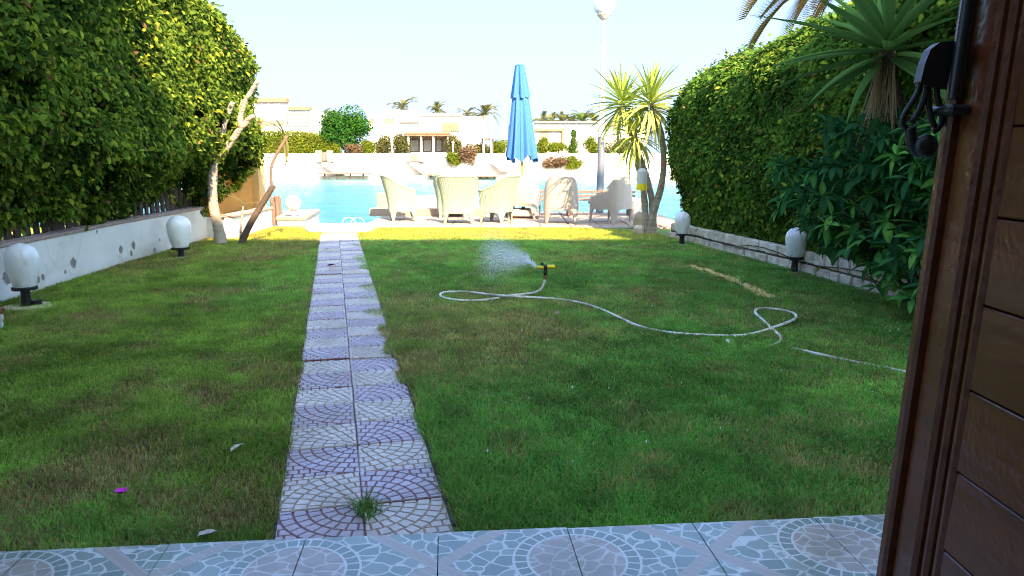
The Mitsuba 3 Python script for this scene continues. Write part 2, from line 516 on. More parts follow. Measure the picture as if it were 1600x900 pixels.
pk = struct('garden_path', 'narrow garden path of moulded cement tiles in fan patterns, white and lilac')
TILES = [rosette_tile(False), rosette_tile(True)]
tshape = [mikit.ply((v, f), 'path_tile_mat', color=c) for v, f, c in TILES]
prng = np.random.default_rng(21)
edge_poly = Polygon([tuple(TO + TE * a + TN * b) for a, b in ((-6, -.003), (6, -.003), (6, 3), (-6, 3))])
for r in range(-1, 34):
    for sd in (-1, 1):
        up = (r % 2 == 0)                       # row above a rosette centre
        light = (sd < 0) == up
        # local: x outward from the centre joint, y away from the rosette centre
        ex = PR * sd
        ey = PD if up else -PD
        org = PO + PD * (r * PT if up else (r + 1) * PT)
        org = org + PR * sd * .0015
        ang = prng.uniform(-.010, .010)
        z = .010 + prng.uniform(-.004, .006)
        sc = PT - .003
        if r == -1:
            v, f, c = TILES[light]
            w = np.stack([org[0] + sc * (v[:, 0] * ex[0] + v[:, 1] * ey[0]), org[1] + sc * (v[:, 0] * ex[1] + v[:, 1] * ey[1]), z + sc * v[:, 2]], 1)
            ff = f if ex[0] * ey[1] - ex[1] * ey[0] > 0 else f[:, ::-1]
            m = trimesh.Trimesh(w, ff, process=False, vertex_colors=(np.c_[c, np.ones(len(c))] * 255).astype(np.uint8))
            keep = (w[ff].mean(1)[:, :2] - TO) @ TN < -.006
            part(pk, 'tile', (w, ff[keep]), 'path_tile_mat', color=c)
            continue
        tx, ty = prng.uniform(-.012, .012, 2)
        M = np.eye(4)
        M[:2, 0], M[:2, 1], M[2, 2] = ex * sc, ey * sc, sc
        M[2, 0], M[2, 1] = tx * sc, ty * sc
        R = np.eye(4); R[:2, :2] = [[math.cos(ang), -math.sin(ang)], [math.sin(ang), math.cos(ang)]]
        M = R @ M
        M[:3, 3] = (*org, z)
        copy_part(pk, 'tile', tshape[light], M)
put(numbered('garden_path__bed'), extrude(Polygon([tuple(PO + PR * a + PD * b) for a, b in ((-.315, -.2), (.315, -.2), (.33, 10.3), (-.33, 10.3))]).difference(edge_poly), .02, -.02), 'mortar_mat')

# ------------------------------------------------------------------ lawn
LW = [at(-260, 556)[:2], at(53, 457)[:2], at(187, 413)[:2], at(267, 390)[:2], at(317, 375)[:2]]     # foot of the left wall
LW[0] = LW[1] + (LW[1] - LW[3]) * 1.5
RW = [at(1080, 380)[:2], at(1225, 418)[:2], at(1375, 461)[:2]]                                     # foot of the right wall
RW.insert(0, RW[0] + (RW[0] - RW[1]) * .33)
RW.append(RW[-1] + (RW[-1] - RW[-2]) * 1.8)
lawn_poly = Polygon([tuple(TO + TE * -6), tuple(TO + TE * 6), (5, 3), *[tuple(p) for p in RW[::-1]], (2.35, 12.9), (1.2, 13.62), (-2.45, 13.62), (-2.45, 12.76), (-3.5, 12.76), (-3.85, 13.55), (-4.6, 13.9), (-5.0, 12.6), *[tuple(p) for p in LW[::-1]], (-5.2, 1.8)])
import shapely as shp


def path_coords(x, y):
    d = np.stack([x, y], -1) - PO
    return d @ PR, d @ PD


def sand_dist(x, y):
    out = np.full(x.shape, 9.0)
    for a, b in zip(SAND[:-1], SAND[1:]):
        a, b = np.array(a), np.array(b)
        d = b - a
        t = np.clip(((x - a[0]) * d[0] + (y - a[1]) * d[1]) / (d @ d), 0, 1)
        out = np.minimum(out, np.hypot(x - a[0] - d[0] * t, y - a[1] - d[1] * t))
    return out


def grass(n, seed):
    g = np.random.default_rng(seed)
    # more blades near the door, where they show larger
    Y = 1.9 * (14.0 / 1.9) ** (g.random(n) ** 0.90)
    X = g.uniform(-5.4, 5.0, n)
    keep = shp.contains_xy(lawn_poly, X, Y) & (np.abs(X / Y) < .80)
    X, Y = X[keep], Y[keep]
    a, b = path_coords(X, Y)
    lip = .30 + .035 * (meshkit.noise(np.stack([b * 6, b * 0 + 1, b * 0], -1)) - .3) * np.where(a > 0, 1.0, .6) * 1.0
    wob = np.where(a > 0, .115 * (meshkit.noise(np.stack([b * 3.1, b * 0, b * 0], -1)) - .35) * 2 * np.clip(b / 3, .6, 1.2), .02 * meshkit.noise(np.stack([b * 5, b * 0 + 3, b * 0], -1)))
    keep = np.abs(a) > lip - np.maximum(wob, -.0)
    keep |= (np.hypot(a - .012, (b + .06) * .7) < .040)
    P = np.stack([X, Y, X * 0], -1)
    n1 = meshkit.fbm(P * .9, 4, 1); n2 = meshkit.fbm(P * 3.2, 3, 2); n3 = meshkit.noise(P * 14, 3); n4 = meshkit.fbm(P * .45 + 7, 3, 9)
    right = 1 / (1 + np.exp(-(a - .1) / .15))
    # dry patches: beside the hose loop, along the left edge near the door, scattered spots
    dry = np.clip((n1 - .48) * 5, 0, 1) * .62 * (1 - .45 * right) + np.clip((n2 - .56) * 7, 0, 1) * .55 * (1 - .3 * right)
    c0 = at(740, 500)[:2]; c1 = at(720, 555)[:2]
    dry += .65 * np.exp(-((X - c0[0]) ** 2 / .9 + (Y - c0[1]) ** 2 / 1.4)) * (n2 > .42) + .3 * np.exp(-((X - c1[0]) ** 2 / .5 + (Y - c1[1]) ** 2 / .4))
    for u, v, s in ((330, 622, .10), (215, 603, .10), (250, 780, .09), (330, 800, .10), (180, 720, .16), (60, 770, .16), (1250, 720, .09), (1355, 735, .07), (1020, 720, .05)):
        q = at(u, v)
        dry += .9 * np.exp(-((X - q[0]) ** 2 + (Y - q[1]) ** 2) / (2 * s * s))
    dry = np.clip(dry, 0, 1)
    sd = sand_dist(X, Y)
    thin = np.where(sd < .07 + .10 * (n3 - .4), .06, 1.0) * (1 - .55 * np.clip(dry - .5, 0, 1))
    r = g.random(len(X))
    keep &= r < thin
    X, Y, a, b, n1, n2, n3, n4, right, dry = (q[keep] for q in (X, Y, a, b, n1, n2, n3, n4, right, dry))
    m = len(X)
    h = (.012 + .022 * n2 + .012 * g.random(m)) * (1 - .35 * dry)
    lush = np.exp(-((X - .45) ** 2 / .5 + (Y - 2.75) ** 2 / .16)) + np.exp(-((a - .36) ** 2 / .02)) * (a > .2) * (b < 3)
    h *= 1 + .75 * np.clip(lush, 0, 1)
    tuft = np.hypot(a - .012, (b + .06) * .7) < .041
    h = np.where(tuft, .07 * g.uniform(.6, 1.1, m), h)
    w = np.clip(.0011 * Y ** .85, .0016, .011) * g.uniform(.7, 1.3, m)
    th = g.uniform(0, 2 * PI, m)
    lean = g.uniform(.2, 1.7, m) * h
    lx, ly = np.cos(th) * lean, np.sin(th) * lean
    ox, oy = -np.sin(th) * w, np.cos(th) * w
    n5 = meshkit.noise(np.stack([X * 7, Y * 5, X * 0], -1), 6)
    tone = g.uniform(.7, 1.35, m) * (.62 + .40 * n3 + .42 * n5)
    olive = np.array((.32, .46, .08)); deep = np.array((.20, .42, .085)); fresh = np.array((.28, .50, .10)); straw = np.array((.46, .39, .15)); brown = np.array((.30, .20, .09))
    base = olive * (1 - right)[:, None] + deep * right[:, None]
    fr = np.clip((n4 - .42) * 5, 0, 1)[:, None] * .8
    base = base * (1 - fr) + fresh * fr
    yel = np.exp(-((X - c0[0]) ** 2 / .7 + (Y - c0[1]) ** 2 / 1.6))[:, None] * .75
    base = base * (1 - yel) + np.array((.46, .44, .13)) * yel
    base = np.where(tuft[:, None], deep * .7, base)
    isdry = ((g.random(m) < dry * .85) & ~tuft)[:, None]
    st = np.where((g.random(m) < .55 + .25 * right)[:, None], straw, brown)
    dk = np.clip((meshkit.fbm(P[keep] * 1.9 + 3, 3, 12) - .47) * 6, 0, 1)[:, None]
    base = base * (1 - .33 * dk * (1 - .35 * right)[:, None])
    edge = np.clip((Y - 11.2) / 1.0, 0, 1)[:, None] * .85  # sunlit look of the far strip mixed into the blade colour
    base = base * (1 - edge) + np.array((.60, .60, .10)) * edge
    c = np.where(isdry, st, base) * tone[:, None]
    rnd = (g.random(m) < .05)[:, None]
    c = np.where(rnd, straw * 1.1, c)
    z0 = np.full(m, -.012)
    near = Y < 5.5
    V, Fs, C, o = [], [], [], 0
    for sel, full in ((near, True), (~near, False)):
        k = sel.sum()
        x, y, z = X[sel], Y[sel], z0[sel]
        A = np.stack([x - ox[sel], y - oy[sel], z], 1); B = np.stack([x + ox[sel], y + oy[sel], z], 1)
        tip = np.stack([x + lx[sel], y + ly[sel], z + .012 + h[sel]], 1)
        i = np.arange(k)
        if full:
            mx, my, mz = x + lx[sel] * .35, y + ly[sel] * .35, z + .012 + h[sel] * .62
            D = np.stack([mx - ox[sel] * .75, my - oy[sel] * .75, mz], 1); E_ = np.stack([mx + ox[sel] * .75, my + oy[sel] * .75, mz], 1)
            V += [A, B, D, E_, tip]
            Fs += [np.stack([o + i, o + k + i, o + 3 * k + i], 1), np.stack([o + i, o + 3 * k + i, o + 2 * k + i], 1), np.stack([o + 2 * k + i, o + 3 * k + i, o + 4 * k + i], 1)]
            C += [c[sel]] * 5; o += 5 * k
        else:
            V += [A, B, tip]; Fs += [np.stack([o + i, o + k + i, o + 2 * k + i], 1)]; C += [c[sel]] * 3; o += 3 * k
    return np.vstack(V), np.vstack(Fs), np.vstack(C)


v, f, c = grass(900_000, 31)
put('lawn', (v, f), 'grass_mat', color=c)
labels['lawn'] = {'label': 'mown garden lawn, green with brown dry patches, on both sides of the tiled path', 'kind': 'stuff'}

# ------------------------------------------------------------------ leaves
def leaf_cloud(P, N, size, colors, seed, hang=.5, aspect=.54, jitter=.75, fine=True):
    """Leaves at P facing about N (outward), tips drooping by hang."""
    g = np.random.default_rng(seed)
    n = len(P)
    N = N / np.linalg.norm(N, axis=1, keepdims=True) + [.12, -.38, .5] + g.normal(0, jitter, (n, 3)); N /= np.linalg.norm(N, axis=1, keepdims=True)
    t = g.normal(0, 1, (n, 3)); t[:, 2] -= hang
    t -= N * (t * N).sum(1, keepdims=True); t /= np.linalg.norm(t, axis=1, keepdims=True) + 1e-9
    b = np.cross(N, t)
    L = (size * g.uniform(.6, 1.3, n))[:, None]
    W = L * aspect * .5
    if fine:
        V = [P, P + t * L * .30 + b * W * .85 + N * L * .02, P + t * L * .68 + b * W * .75 + N * L * .02, P + t * L - N * L * .12,
             P + t * L * .68 - b * W * .75 + N * L * .02, P + t * L * .30 - b * W * .85 + N * L * .02]
        q = [(0, 1, 5), (1, 2, 5), (2, 4, 5), (2, 3, 4)]
    else:
        V = [P, P + t * L * .45 + b * W, P + t * L, P + t * L * .45 - b * W]
        q = [(0, 1, 3), (1, 2, 3)]
    i = np.arange(n)
    Fs = [np.stack([a * n + i, b_ * n + i, c_ * n + i], 1) for a, b_, c_ in q]
    return np.vstack(V), np.vstack(Fs), np.vstack([colors] * len(V))


def tone_leaves(P, seed, dark, light, young, yf=.12, scale=1.5):
    g = np.random.default_rng(seed)
    n = len(P)
    m = np.clip((meshkit.fbm(P * scale, 3, seed) - .5) * 1.5 + .45 + g.normal(0, .26, n), 0, 1)[:, None]
    c = np.array(dark) * (1 - m) + np.array(light) * m
    y = (g.random(n) < yf * (.4 + 1.2 * meshkit.fbm(P * 2.2 + 5, 2, seed + 4)))[:, None]
    out = np.where(y, np.array(young) * g.uniform(.6, 1.15, (n, 1)), c * g.uniform(.75, 1.25, (n, 1)))
    dead = (g.random(n) < (.018 if scale > 1 else 0))[:, None]
    return np.where(dead, np.array((.34, .20, .08)) * g.uniform(.5, 1.2, (n, 1)), out)


def leaf_parts(parent, v, f, c, n_leaves, verts, idx, bsdf):
    """The leaves idx of a cloud become parts of their own; returns the rest of the cloud."""
    faces_per = len(f) // n_leaves
    for k in idx:
        vi = np.arange(verts) * n_leaves + k
        remap = {a: b for b, a in enumerate(vi)}
        ff = np.array([[remap[q] for q in f[j * n_leaves + k]] for j in range(faces_per)])
        part(parent, 'leaf', (v[vi], ff), bsdf, color=c[vi])
    mask = np.ones(n_leaves, bool); mask[idx] = False
    return v, f[np.tile(mask, faces_per)], c


def in_frame(P):
    d = P - np.array([0, 0, EYE])
    zc = d[:, 1] * _c - d[:, 2] * _s
    u = 800 + 1170 * d[:, 0] / np.maximum(zc, .01); w = 450 - 1170 * (d[:, 1] * _s + d[:, 2] * _c) / np.maximum(zc, .01)
    return (zc > .1) & (u > 0) & (u < 1600) & (w > 0) & (w < 900)


def hedge(name, label, foot, side, z_bot, z_top, thick, bulge, seed, n, size, cols, near_end, far_round=.5, gap=.0):
    """A clipped hedge along the polyline foot; side = +1 if the garden lies towards +x."""
    k = thing(name, label, 'hedge')
    g = np.random.default_rng(seed)
    foot = np.array(foot, float)
    seg = np.r_[0, np.cumsum(np.linalg.norm(np.diff(foot, axis=0), axis=1))]
    Ltot = seg[-1]

    def place(s, q, depth):
        """s along, q in [0, 1] round the section (front foot, front, top, back edge), depth inwards."""
        x = np.interp(s, seg, foot[:, 0]); y = np.interp(s, seg, foot[:, 1])
        i = np.clip(np.searchsorted(seg, s) - 1, 0, len(foot) - 2)
        d = foot[i + 1] - foot[i]; d /= np.linalg.norm(d, axis=1, keepdims=True)
        out = np.stack([d[:, 1], -d[:, 0]], 1)
        out *= np.sign(out[:, :1]) * side
        zt = z_top(y); zb = z_bot(y)
        hgt = zt - zb
        e = np.clip((Ltot - s) / far_round, 0, 1)                     # the far end is rounded off
        er = np.sqrt(np.clip(1 - (1 - e) ** 2, 0, 1))
        # section: front rises and leans out by the bulge, rounds over the shoulder into the top
        qq = q * (hgt + thick)
        front = qq < hgt
        rr = .32
        z = np.where(front, zb + qq, zt + .34 * (qq - hgt) / thick)
        o = np.where(front, bulge * np.clip((z - zb) / .9, 0, 1), bulge - (qq - hgt))
        # shoulder
        zs = np.clip((z - (zt - rr)) / rr, 0, 1); os_ = np.clip((o - (bulge - rr)) / rr, 0, 1) * (z > zt - rr)
        m = zs * os_
        z = z - rr * .32 * m; o = o - rr * .32 * m
        nx = np.where(front, 1 - .8 * zs * .7, .25); nz = np.where(front, .8 * zs, 1.0)
        o = o * er - (1 - er) * thick * .4
        z = zb + (z - zb) * (.80 + .20 * er)
        o = o - depth * nx; z = z - depth * nz
        P = np.stack([x + out[:, 0] * o, y + out[:, 1] * o, z], 1)
        N = np.stack([out[:, 0] * nx + d[:, 0] * (1 - er), out[:, 1] * nx + d[:, 1] * (1 - er), nz], 1)
        lump = meshkit.fbm(P * 1.3, 3, seed) - .5
        P += N / np.linalg.norm(N, axis=1, keepdims=True) * (lump * .46)[:, None]
        return P, N

    s = g.random(n) * Ltot
    hq = g.random(n)
    depth = np.minimum(g.exponential(.115, n), .42) - .04
    depth = np.where(g.random(n) < .03, depth - g.uniform(.03, .13, n), depth)
    P, N = place(s, hq, depth)
    # ragged lower edge and holes
    keep = ~((hq < .10) & (meshkit.noise(np.stack([s * 2.2, hq * 6, s * 0], 1), 5) >  .62 + hq * 4))
    keep &= ~((meshkit.fbm(P * 2.1, 2, seed + 3) > 1 - gap - .25 * (hq < .35) * (gap > 0)))
    P, N = P[keep], N[keep]
    m = len(P)
    c = tone_leaves(P, seed + 1, *cols)
    near_v, near_f, near_c = leaf_cloud(P, N, np.full(m, size), c, seed + 2, hang=.7)
    dist = np.linalg.norm(P - [0, 0, EYE], axis=1)
    ok = np.where(in_frame(P) & (P[:, 1] < 9.5))[0]
    dep = depth[keep][ok]
    order = ok[np.argsort(dist[ok] + 20 * np.maximum(dep, 0))][:290]
    v, f, c2 = leaf_parts(k, near_v, near_f, near_c, m, 6, order, 'leaf_mat')
    part(k, 'foliage', (v, f), 'leaf_mat', color=c2, kind='stuff')
    # inner leaves, larger, coloured dark as shade in the gaps, and bare twigs
    n2 = n // 4
    s2, q2 = g.random(n2) * Ltot, g.random(n2) ** .9
    P2, N2 = place(s2, q2, g.uniform(.20, .5, n2))
    kk = q2 > .04
    P2, N2 = P2[kk], N2[kk]
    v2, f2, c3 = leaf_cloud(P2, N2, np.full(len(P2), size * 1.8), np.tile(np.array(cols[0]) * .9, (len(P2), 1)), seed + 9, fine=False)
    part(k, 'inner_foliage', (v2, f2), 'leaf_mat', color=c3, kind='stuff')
    stems = []
    for sx in np.arange(.3, Ltot - .3, .42):
        p0, _ = place(np.array([sx + g.uniform(-.1, .1)]), np.array([0.02]), np.array([.45]))
        b = p0[0]; zt = float(z_top(np.array([b[1]]))[0])
        pts = [(b[0], b[1], .15), (b[0] + g.uniform(-.05, .05), b[1] + g.uniform(-.06, .06), .7), (b[0] + g.uniform(-.12, .12), b[1] + g.uniform(-.15, .15), 1.4), (b[0] + side * -.05 + g.uniform(-.15, .15), b[1] + g.uniform(-.25, .25), zt - .5)]
        part(k, 'stem', tube(spline(pts, 9), np.linspace(.026, .009, 9), 6), 'dark_bark', True)
        for q in range(4):
            t0 = np.array(pts[1]) + g.normal(0, .03, 3) + [0, 0, g.uniform(-.1, .9)]
            stems.append(tube([t0, t0 + [side * .2, g.uniform(-.2, .2), .22], t0 + [side * .38, g.uniform(-.35, .35), .5]], (.009, .006, .003), 4, False))
    part(k, 'twigs', join(*stems), 'dark_bark', kind='stuff')
    return k


# left: white wall, dark paling fence, hedge over both
wl = thing('garden_wall', 'low white plastered wall with grey chips and reddish coping below the left hedge', 'wall')
off = lambda pts, d: [np.array(p) + np.array([d, 0]) for p in pts]
LWp = [*LW, LW[-1] + (LW[-1] - LW[-2]) * .25]
wp = Polygon([*map(tuple, LWp), *map(tuple, off(LWp[::-1], -.22))])
part(wl, 'wall', extrude(wp, .60, -.12), 'plaster_mat')
lseg = np.linspace(0, 1, 15)
ll = np.array(LWp); lcum = np.r_[0, np.cumsum(np.linalg.norm(np.diff(ll, axis=0), axis=1))]


def lpos(s):
    return np.array([np.interp(s, lcum, ll[:, 0]), np.interp(s, lcum, ll[:, 1])])


crng = np.random.default_rng(8)
for a0, a1 in zip(np.linspace(0, lcum[-1], 15)[:-1], np.linspace(0, lcum[-1], 15)[1:]):
    p, q = lpos(a0 + .004), lpos(a1 - .004)
    zz = .498 + crng.uniform(-.004, .006)
    part(wl, 'coping_stone', prism_between((p[0] - .105, p[1], zz), (q[0] - .105, q[1], zz), .25, .035, .008), 'coping_mat')
fk = thing('paling_fence', 'dark wooden paling fence half hidden under the left hedge', 'fence')
frng = np.random.default_rng(4)
for s in np.arange(.2, lcum[-1] - .1, .165):
    p = lpos(s)
    h = 1.25 + frng.uniform(-.05, .05)
    part(fk, 'paling', box((.028, .085 + frng.uniform(-.012, .012), h), (p[0] - .15, p[1], .517 + h / 2), frng.uniform(-.06, .06), .004, rx=frng.uniform(-.02, .02)), 'dark_wood')
for z in (.85, 1.5):
    p, q = lpos(.1), lpos(lcum[-1] - .1)
    part(fk, 'rail', prism_between((p[0] - .195, p[1], z), (q[0] - .195, q[1], z), .04, .07), 'dark_wood')
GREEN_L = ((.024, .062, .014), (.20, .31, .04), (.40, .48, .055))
LH = [*LW, LW[-1] + np.array([-.02, .75]), LW[-1] + np.array([.0, 1.5])]
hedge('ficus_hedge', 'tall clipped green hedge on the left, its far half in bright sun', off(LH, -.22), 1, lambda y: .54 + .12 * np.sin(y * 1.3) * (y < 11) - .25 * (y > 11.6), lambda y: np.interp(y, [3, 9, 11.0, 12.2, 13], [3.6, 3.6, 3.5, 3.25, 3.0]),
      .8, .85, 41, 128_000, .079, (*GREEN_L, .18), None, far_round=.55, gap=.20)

# right: wall of pale stones, hedge, broad-leaved bush
rw = thing('stone_wall', 'low wall of two courses of pale stone blocks below the right hedge', 'wall')
RWa = np.array(RW)
rcum = np.r_[0, np.cumsum(np.linalg.norm(np.diff(RWa, axis=0), axis=1))]


def rpos(s, d=0.0):
    p = np.array([np.interp(s, rcum, RWa[:, 0]), np.interp(s, rcum, RWa[:, 1])])
    i = min(max(int(np.searchsorted(rcum, s)) - 1, 0), len(RWa) - 2)
    t = RWa[i + 1] - RWa[i]; t = t / np.linalg.norm(t)
    n = np.array([-t[1], t[0]]); n *= np.sign(n[0])
    return p + n * d, t


part(rw, 'core', extrude(Polygon([*[tuple(rpos(s, .03)[0]) for s in rcum], *[tuple(rpos(s, .2)[0]) for s in rcum[::-1]]]), .335, -.12), 'mortar_mat')
srng = np.random.default_rng(9)
for ci, (z0, z1) in enumerate(((-.03, .102), (.118, .245))):
    s = -.05 + ci * .11
    while s < rcum[-1]:
        L = srng.uniform(.16, .32)
        s1 = min(s + L, rcum[-1])
        if s1 - max(s, 0) > .05:
            p, t = rpos((max(s, 0) + s1) / 2, .055 + srng.uniform(-.008, .010))
            g = .012 + srng.uniform(0, .008)
            m = box((s1 - max(s, 0) - g, .11, z1 - z0 - srng.uniform(0, .012)), (p[0], p[1], (z0 + z1) / 2), math.atan2(t[1], t[0]) + srng.uniform(-.03, .03), .012, rx=srng.uniform(-.03, .03))
            v = np.array(m[0]); v += (meshkit.noise(v * 30, 3)[:, None] - .5) * .010
            part(rw, 'stone', (v, m[1]), 'stone_mat')
        s = s1
GREEN_R = ((.028, .08, .018), (.18, .34, .05), (.38, .48, .06))
RH = RWa[::-1]
RH = np.vstack([RH, RH[-1] + (RH[-1] - RH[-2]) * .45])
RH[-2:, 0] += (.13, .30)
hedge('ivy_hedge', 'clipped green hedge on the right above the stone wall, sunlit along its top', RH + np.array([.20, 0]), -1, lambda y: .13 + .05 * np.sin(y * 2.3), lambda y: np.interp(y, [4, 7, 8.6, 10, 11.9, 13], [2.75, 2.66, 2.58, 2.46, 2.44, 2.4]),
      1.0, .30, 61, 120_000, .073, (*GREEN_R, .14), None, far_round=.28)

# ------------------------------------------------------------------ sword-leaved rosettes
def sword_leaf(L, W, droop, fold=.25, n=7):
    t = np.linspace(0, 1, n)
    w = W * np.minimum(1, .55 + 1.6 * t) * np.clip((1 - t) / .75, 0, 1) ** .75
    w[-1] = .0004
    x = L * (t - .12 * droop * t ** 3); z = -L * droop * t ** 2.2
    V = np.vstack([np.stack([x, -w / 2, z + fold * w], 1), np.stack([x, w * 0, z], 1), np.stack([x, w / 2, z + fold * w], 1)])
    f = []
    for i in range(n - 1):
        for a in (0, 1):
            A, B, C, D = a * n + i, a * n + i + 1, (a + 1) * n + i + 1, (a + 1) * n + i
            f += [(A, B, C), (A, C, D)]
    return V, np.array(f)


def leaf_frame(base, direction, roll=0.0, sc=1.0):
    x = np.array(direction, float); x /= np.linalg.norm(x)
    up = np.array([0, 0, 1.0])
    y = np.cross(up, x)
    if np.linalg.norm(y) < 1e-3:
        y = np.array([0, 1.0, 0])
    y /= np.linalg.norm(y); z = np.cross(x, y)
    y, z = y * math.cos(roll) + z * math.sin(roll), z * math.cos(roll) - y * math.sin(roll)
    M = np.eye(4); M[:3, 0], M[:3, 1], M[:3, 2], M[:3, 3] = x * sc, y * sc, z * sc, base
    return M


def leaf_shape(L, W, droop, base, tip, bsdf='glossy_leaf_mat'):
    v, f = sword_leaf(L, W, droop)
    t = np.clip(v[:, :1] / L, 0, 1)
    edge = (np.arange(len(v)) // (len(v) // 3) != 1)[:, None]
    c = np.array(base) * (1 - t) + np.array(tip) * t
    return mikit.ply((v, f), bsdf, smooth=True, color=np.clip(c * np.where(edge, 1.15, .9), 0, 1))


YUC = [leaf_shape(.62, .058, d, b, t) for d, b, t in ((.05, (.36, .46, .11), (.28, .40, .07)), (.12, (.40, .48, .11), (.32, .43, .07)), (.22, (.34, .43, .10), (.27, .37, .07)), (.45, (.46, .48, .16), (.42, .45, .10)))]
BIG = [leaf_shape(.98, .105, d, b, t) for d, b, t in ((.02, (.10, .20, .055), (.07, .17, .045)), (.08, (.12, .22, .06), (.09, .19, .045)), (.16, (.10, .19, .05), (.075, .16, .04)))]
DRY = [leaf_shape(.5, .016, d, (.45, .32, .19), (.50, .38, .24), 'leaf_mat') for d in (.02, .12)]


def rosette(parent, center, axis, n, shapes, spread, sc, seed, skip=None):
    g = np.random.default_rng(seed)
    axis = np.array(axis, float); axis /= np.linalg.norm(axis)
    a = np.cross(axis, [0.3, 1, 0.1]); a /= np.linalg.norm(a); b = np.cross(axis, a)
    for i in range(n):
        u = (i + .5) / n
        el = math.radians(88 - spread * u ** .85 + g.uniform(-7, 7))
        az = i * 2.39996 + g.uniform(-.25, .25)
        d = axis * math.sin(el) + (a * math.cos(az) + b * math.sin(az)) * math.cos(el)
        base = np.array(center) + axis * (.10 - .2 * u) * sc + d * .03 * sc
        j = min(len(shapes) - 1, int((u * .85 + g.uniform(0, .3)) * len(shapes)))
        copy_part(parent, 'leaf', shapes[j], leaf_frame(base, d, g.uniform(-.4, .4), sc * g.uniform(.82, 1.12) * (.75 + .35 * min(1, u * 2.5))))


def skirt(parent, center, n, L, seed, r=.10):
    g = np.random.default_rng(seed)
    for i in range(n):
        az = g.uniform(0, 2 * PI)
        rr = r * g.uniform(.3, 1)
        p = np.array(center) + [math.cos(az) * rr, math.sin(az) * rr, g.uniform(-.05, .05)]
        d = np.array([math.cos(az) * .06 + g.normal(0, .07), math.sin(az) * .06 + g.normal(0, .07), -1])
        copy_part(parent, 'dry_leaf', DRY[i % 2], leaf_frame(p, d, g.uniform(0, 6), L / .5 * g.uniform(.6, 1.1)))


YY = 12.63
yk = thing('yucca_tree', 'yucca with three grey trunks and sunlit spiky crowns between patio and right hedge', 'yucca')
for nm, px, dy in (('trunk', [(1011, 369), (1008, 330), (1004, 290), (996, 255), (993, 225)], 0.0), ('trunk', [(1017, 366), (1020, 325), (1012, 283), (1001, 250), (985, 205), (975, 172)], .12), ('trunk', [(1014, 366), (1020, 335), (1031, 300), (1037, 260), (1035, 217), (1021, 172)], -.06)):
    pts = [atY(u, v, YY + dy * i / 3) for i, (u, v) in enumerate(px)]
    pts[0][2] = -.05
    r = np.linspace(.062, .042, 26) * (1 + .5 * np.exp(-np.arange(26) / 2.0))
    part(yk, 'trunk', rough(tube(spline(pts, 26), r, 12), .012, 16), 'bark_mat', True)
c1 = part(yk, 'crown', tube([atY(993, 232, YY), atY(993, 205, YY)], (.04, .03), 8), 'bark_mat', True)
rosette(c1, atY(993, 212, YY), (-.12, -.1, 1), 62, YUC, 150, .95, 71)
c2 = part(yk, 'crown', tube([atY(976, 180, YY + .3), atY(973, 158, YY + .3)], (.04, .03), 8), 'bark_mat', True)
rosette(c2, atY(973, 163, YY + .3), (-.15, .05, 1), 74, YUC, 125, 1.15, 72)
c3 = part(yk, 'crown', tube([atY(1021, 185, YY - .1), atY(1017, 160, YY - .1)], (.04, .03), 8), 'bark_mat', True)
rosette(c3, atY(1017, 163, YY - .1), (.0, -.05, 1), 78, YUC, 120, 1.2, 73)
skirt(c3, atY(1022, 182, YY - .1), 46, .50, 74, .12)

NY = atY(1386, 84, 6.35)
nk = thing('yucca_plant', 'large dark green sword-leaved yucca with a skirt of hanging dry leaves, near the door', 'yucca')
part(nk, 'trunk', tube(spline([(NY[0] + .62, NY[1] + .15, .1), (NY[0] + .48, NY[1] + .12, .9), (NY[0] + .17, NY[1] + .04, 1.6), (NY[0], NY[1], NY[2] + .05)], 20), np.linspace(.085, .055, 20), 10), 'dark_bark', True)
rosette(nk, NY + [0, 0, .04], (-.12, -.12, 1), 48, BIG, 112, 1.0, 75)
skirt(nk, NY + [0, 0, .0], 46, .86, 76, .075)

# broad-leaved bush in front of the right hedge
bk = thing('broadleaf_bush', 'glossy dark broad-leaved bush spilling over the stone wall beside the door', 'bush')
brng = np.random.default_rng(81)


def broad_leaf(L, W):
    t = np.linspace(0, 1, 6)
    w = W * np.sin(PI * np.clip(t, 0, 1) ** .85) ** .8; w[0] = w[-1] = .002
    x = L * t; z = -.22 * L * t ** 2
    n = 6
    V = np.vstack([np.stack([x, -w / 2, z + .18 * w], 1), np.stack([x, w * 0, z], 1), np.stack([x, w / 2, z + .18 * w], 1)])
    f = []
    for i in range(n - 1):
        for a in (0, 1):
            A, B, C, D = a * n + i, a * n + i + 1, (a + 1) * n + i + 1, (a + 1) * n + i
            f += [(A, B, C), (A, C, D)]
    return V, np.array(f)


BL = []
for q, cc in enumerate(((.030, .11, .045), (.045, .155, .05), (.085, .26, .06), (.17, .40, .08))):
    v, f = broad_leaf(.15, .055 + .008 * (q % 2))
    mid = (np.arange(18) // 6 == 1)[:, None]
    BL.append((v, f, np.clip(np.array(cc) * np.where(mid, 1.35, 1.0), 0, 1)))
BLs = [mikit.ply((v, f), 'glossy_leaf_mat', smooth=True, color=c) for v, f, c in BL]
tips, rest = [], []
for i in range(330):
    u, w = brng.uniform(1205, 1475), brng.uniform(190, 470)
    lo = 250 - 60 * (u > 1290) if u < 1330 else 150
    edge = np.interp(u, [1205, 1260, 1300, 1345, 1400, 1480], [320, 345, 392, 432, 474, 500])
    if w > edge or w < lo or (u < 1245 and (w < 240 or w > 330)):
        continue
    s = np.interp(u, [1205, 1475], [0, 1])
    Y = 7.3 - 1.75 * s + brng.uniform(-.22, .35)
    p = atY(u, w, Y)
    tips.append(p)
tips = np.array(tips)
lm = []
